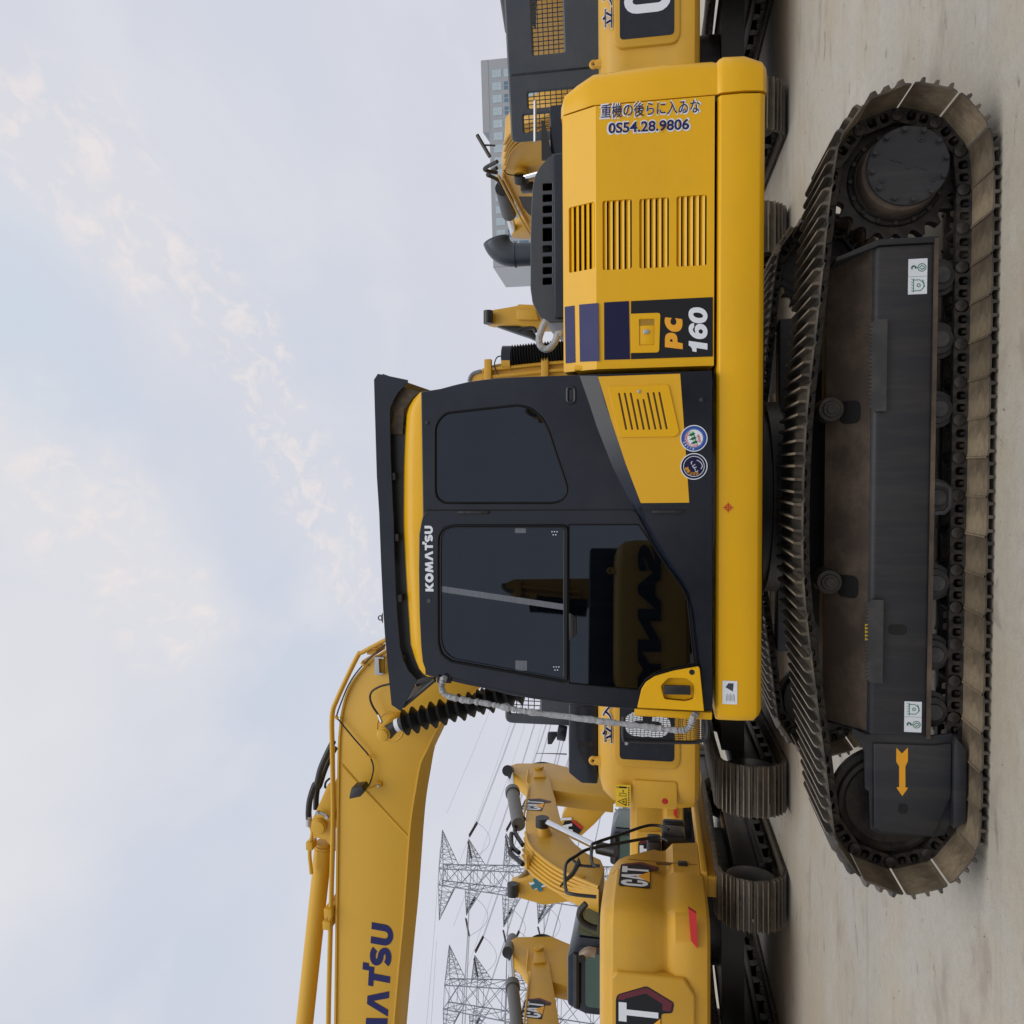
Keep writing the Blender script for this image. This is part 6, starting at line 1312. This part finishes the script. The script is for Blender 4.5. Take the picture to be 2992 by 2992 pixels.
# --- lattice pylons
def pylon(base, H, arms, bw0, bw1, label, yaw):
    r = empty('pylon', base, yaw); tag(r, label, 'pylon', 'power pylons beyond the left machines')
    t_ = .09
    def wd(z): return bw0 + (bw1 - bw0) * z / H
    mb = MB()
    for sx_ in (-1, 1):
        for sy_ in (-1, 1): mb.tube([(sx_ * wd(0), sy_ * wd(0), 0), (sx_ * wd(H), sy_ * wd(H), H)], t_, 4)
    z = 0
    while z < H - .5:
        st_ = max(1.6, wd(z) * 1.7); z2 = min(H, z + st_); a, b2 = wd(z), wd(z2)
        for (x0_, y0_, x1_, y1_) in ((-1, -1, 1, -1), (1, -1, 1, 1), (1, 1, -1, 1), (-1, 1, -1, -1)):
            mb.tube([(x0_ * a, y0_ * a, z), (x1_ * b2, y1_ * b2, z2)], t_ * .55, 4); mb.tube([(x1_ * a, y1_ * a, z), (x0_ * b2, y0_ * b2, z2)], t_ * .55, 4); mb.tube([(x0_ * b2, y0_ * b2, z2), (x1_ * b2, y1_ * b2, z2)], t_ * .5, 4)
        z = z2
    mb.build('mast', GALV, r, smooth=0); tips = []
    for z, L_, dz in arms:
        for sx_ in (-1, 1):
            mb = MB(); w_ = wd(z); tip = Vector((sx_ * L_, 0, z + (dz if dz > 0 else 0)))
            zl_ = z - abs(dz) if dz <= 0 else z - 1.5
            cs = [(sx_ * w_, -w_, z), (sx_ * w_, w_, z), (sx_ * wd(zl_), -wd(zl_), zl_), (sx_ * wd(zl_), wd(zl_), zl_)]
            for c_ in cs: mb.tube([c_, tip], t_ * .7, 4)
            for i in range(1, 7):
                f_ = i / 7; g_ = (i + .5) / 7; Q = [Vector(c_).lerp(tip, f_) for c_ in cs]; Q2 = [Vector(c_).lerp(tip, min(1, f_ + 1 / 7)) for c_ in cs]
                for i0, i1 in ((0, 1), (1, 3), (3, 2), (2, 0)): mb.tube([Q[i0], Q2[i1]], t_ * .4, 4); mb.tube([Q[i0], Q[i1]], t_ * .4, 4)
            mb.build('cross_arm', GALV, r, smooth=0); tips.append(tip)
    return r, tips
def place(x, y, Yp): return WP(x, y, 1, Yp)
pA = place(1365, 2560, 130); YPY = 130
zt_ = place(1288, 2560, YPY).z; z1_, z2_, z3_ = (place(x, 2560, YPY).z for x in (1366, 1475, 1575))
L0 = abs(place(1290, 2437, YPY).x - place(1290, 2688, YPY).x) / 2; L1 = abs(place(1366, 2460, YPY).x - place(1366, 2672, YPY).x) / 2; L2_ = abs(place(1475, 2440, YPY).x - place(1475, 2700, YPY).x) / 2
arms_ = [(zt_, L0, -2.6), (z1_, L1, -2.6), (z2_, L2_, -3.0), (z3_, L1 * 1.05, -3.0)]
bwT = abs(place(1400, 2530, YPY).x - place(1400, 2575, YPY).x) / 2; bwB = bwT * 2.4
P1, T1 = pylon((place(1365, 2562, YPY).x, YPY, 0), zt_, arms_, bwB, bwT, 'lattice power pylon nearer the tan boom, right of the other pylon', R(8))
P2, T2 = pylon((place(1385, 2912, 126).x, 126, 0), zt_ * .945, [(a * .945, b2, c_) for a, b2, c_ in arms_], bwB * 1.2, bwT * 1.35, 'lattice power pylon at the left edge, cut by the frame', R(14))
INS = mat('dark_insulator', (.03, .028, .03), .3)
def toworld(o_, p): return Vector(o_.location) + Matrix.Rotation(o_.rotation_euler.z, 3, 'Z') @ p
def sag(a, b2, s_, n=16): return [a.lerp(b2, i / n) - Vector((0, 0, s_ * 4 * (i / n) * (1 - i / n))) for i in range(n + 1)]
wn_ = ['nearer', 'further']
for pi, (po, tips) in enumerate(((P1, T1), (P2, T2))):
    for k, tp in enumerate(tips):
        wpnt = toworld(po, tp)
        for j, (dirv, ln, drop) in enumerate(((Vector((-.93, -.75, 0)), 190, 6), (Vector((.62, .78, 0)), 210, 10))):
            dirv = dirv.normalized(); st_ = wpnt + dirv * 3.0 - Vector((0, 0, .9 if k > 1 else .1)); end_ = wpnt + dirv * ln + Vector((0, 0, -2 + (6 if j == 0 else 0)))
            for tw in ((-.25, .25) if k > 1 else (0,)):
                off = Vector((-dirv.y, dirv.x, 0)) * tw
                mb = MB(); mb.tube(sag(st_ + off, end_ + off, drop), .035 if k > 1 else .02, 4, cap=False); wr = mb.build('power_line', WIRE, None, smooth=0)
                tag(wr, ('thin grey power line running from the %s pylon towards the %s of the photo' % (('right-hand', 'left-hand')[pi], ('left', 'right')[j])), 'power line', 'power lines strung from the pylons')
            if k > 1:
                n_ = Vector((-dirv.y, dirv.x, 0)) * .25; mb = MB()
                for tw in (-1, 1): mb.tube([wpnt + dirv * .5 + n_ * tw, st_ + n_ * tw], .13, 8)
                o_ = mb.build('insulator', INS, None, smooth=0); o_.parent = po; o_.matrix_parent_inverse = Matrix.Translation(po.location) @ Matrix.Rotation(po.rotation_euler.z, 4, 'Z'); o_.matrix_parent_inverse.invert()
        if k > 1:   # jumper loop under the arm
            d1 = Vector((-.93, -.75, 0)).normalized() * 3 - Vector((0, 0, .9)); d2 = Vector((.62, .78, 0)).normalized() * 3 - Vector((0, 0, .9))
            mb = MB(); mb.tube(sag(wpnt + d1, wpnt + d2, 2.6), .03, 4, cap=False); o_ = mb.build('jumper_cable', WIRE, None, smooth=0); o_.parent = po; o_.matrix_parent_inverse = (Matrix.Translation(po.location) @ Matrix.Rotation(po.rotation_euler.z, 4, 'Z')).inverted()

# --- tree and low grey building seen between the tan machines
TR = empty('tree', (-9.8, 32, 0)); tag(TR, 'thin leafy tree seen between the two tan machines on the left', 'tree')
mb = MB(); rt_ = random.Random(5); mb.tube([(0, 0, 0), (.1, 0, 1.2), (.05, .1, 2.4)], [.16, .12, .08], 8); twigs = []
for k in range(26):
    z0_ = rt_.uniform(.9, 2.6); a = rt_.uniform(0, 6.28); L_ = rt_.uniform(1.0, 2.4); e_ = Vector((math.cos(a) * L_ * .8, math.sin(a) * L_ * .8, z0_ + L_ * rt_.uniform(.3, .9))); s0_ = Vector((.08, .05, z0_)); m_ = s0_.lerp(e_, .5) + Vector((0, 0, .15)); mb.tube([s0_, m_, e_], [.035, .022, .008], 5); twigs.append((s0_, m_, e_))
mb.build('trunk', BARK, TR)
mb = MB()
for s0_, m_, e_ in twigs:
    for k in range(75):
        f_ = rt_.random() ** .6; p = (s0_.lerp(m_, f_ * 2) if f_ < .5 else m_.lerp(e_, f_ * 2 - 1)) + Vector((rt_.gauss(0, .2), rt_.gauss(0, .2), rt_.gauss(0, .17)))
        if f_ < .25: continue
        u = Vector((rt_.gauss(0, 1), rt_.gauss(0, 1), rt_.gauss(0, 1))).normalized() * rt_.uniform(.03, .065); v = u.orthogonal().normalized() * rt_.uniform(.015, .03)
        mb.add([p - u, p + v, p + u, p - v], [(0, 1, 2, 3)])
mb.build('crown', LEAF, TR, smooth=0)
WB = empty('warehouse', (-17, 60, 0)); tag(WB, 'low grey corrugated warehouse behind the thin tree on the left', 'building')
a, b2 = WP(1820, 2480, 1, 60), WP(1820, 2340, 1, 60); mb = MB(); mb.box(a.x + 17 - 3, b2.x + 17 + 2, 0, 12, 0, a.z); mb.build('wall', mat('corrugated_grey', (.3, .32, .33), .6, var=.1, stretch=(8, 1, 1)), WB); mb = MB(); mb.prism([(a.x + 13.8, a.z), (b2.x + 19.2, a.z), (b2.x + 19.2, a.z + .3), (a.x + 13.8, a.z + .3)], -.3, 12.3); mb.build('roof', CONC2, WB)

# ================================================================== machines behind the photographer, mirrored in the cab glass
RA = empty('excavator', (-3.15, -6.5, 0), math.pi - .24); plate_kind(RA, brand=False)
tag(RA, 'excavator behind the photographer whose lettered tail is mirrored in the lower door glass', 'excavator', 'excavators mirrored in the cab glass')
cwR = [c_ for c_ in RA.children if c_.name.startswith('counterweight')][0]
text('lettering', 'SANY', -1.15, 1.55, 2.3, .36, -2.79, BLKV, cwR, offset=.06, thick=.003)
for c_ in list(cwR.children):
    if c_.name.startswith(('black_panel', 'panel_rim', 'lettering_edge')) or (c_.name.startswith('lettering') and c_.data.materials[0] is NAVYD): bpy.data.objects.remove(c_)
mb = MB(); mb.box(-1.15, 1.2, -2.2, -.4, 2.15, 2.72); mb.build('engine_hood', CHAR, RA, bevel=.06)
for c_ in list(EC.children):
    if c_.name.startswith(('boom', 'cylinder_boot')): q = copy_tree(c_, RA); q.location.x = -.95
RB = copy_tree(EC); RB.location = (1.2, -10.5, 0); RB.rotation_euler.z = math.pi; tag(RB, 'excavator behind the photographer whose raised boom is mirrored in the upper door glass', 'excavator', 'excavators mirrored in the cab glass')
RC = copy_tree(EC); RC.location = (-6.9, -8.0, 0); RC.rotation_euler.z = math.pi - .1; tag(RC, 'excavator behind the photographer farther along the row, mirrored at the cab front edge', 'excavator', 'excavators mirrored in the cab glass')

# --- grit lying about on the concrete
gr_ = random.Random(11); mb = MB()
for k in range(420):
    x_, y_ = gr_.uniform(-4.5, 5), gr_.uniform(2.2, 9.5); r_ = gr_.uniform(.002, .007) * (1 if k % 9 else 1.8); n = 5
    a0 = gr_.uniform(0, 6)
    base = [Vector((x_ + r_ * math.cos(a0 + 6.283 * i / n) * gr_.uniform(.7, 1.2), y_ + r_ * math.sin(a0 + 6.283 * i / n) * gr_.uniform(.7, 1.2), -.001)) for i in range(n)]; tp = Vector((x_ + gr_.uniform(-.3, .3) * r_, y_, r_ * gr_.uniform(.5, 1.0)))
    mb.add(base + [tp], [(i, (i + 1) % n, n) for i in range(n)])
gt = mb.build('grit', mat('grit_stone', (.16, .145, .125), .85, var=.4), None, smooth=0); tag(gt, 'small stones and grit scattered over the concrete yard', 'grit', kind='stuff')
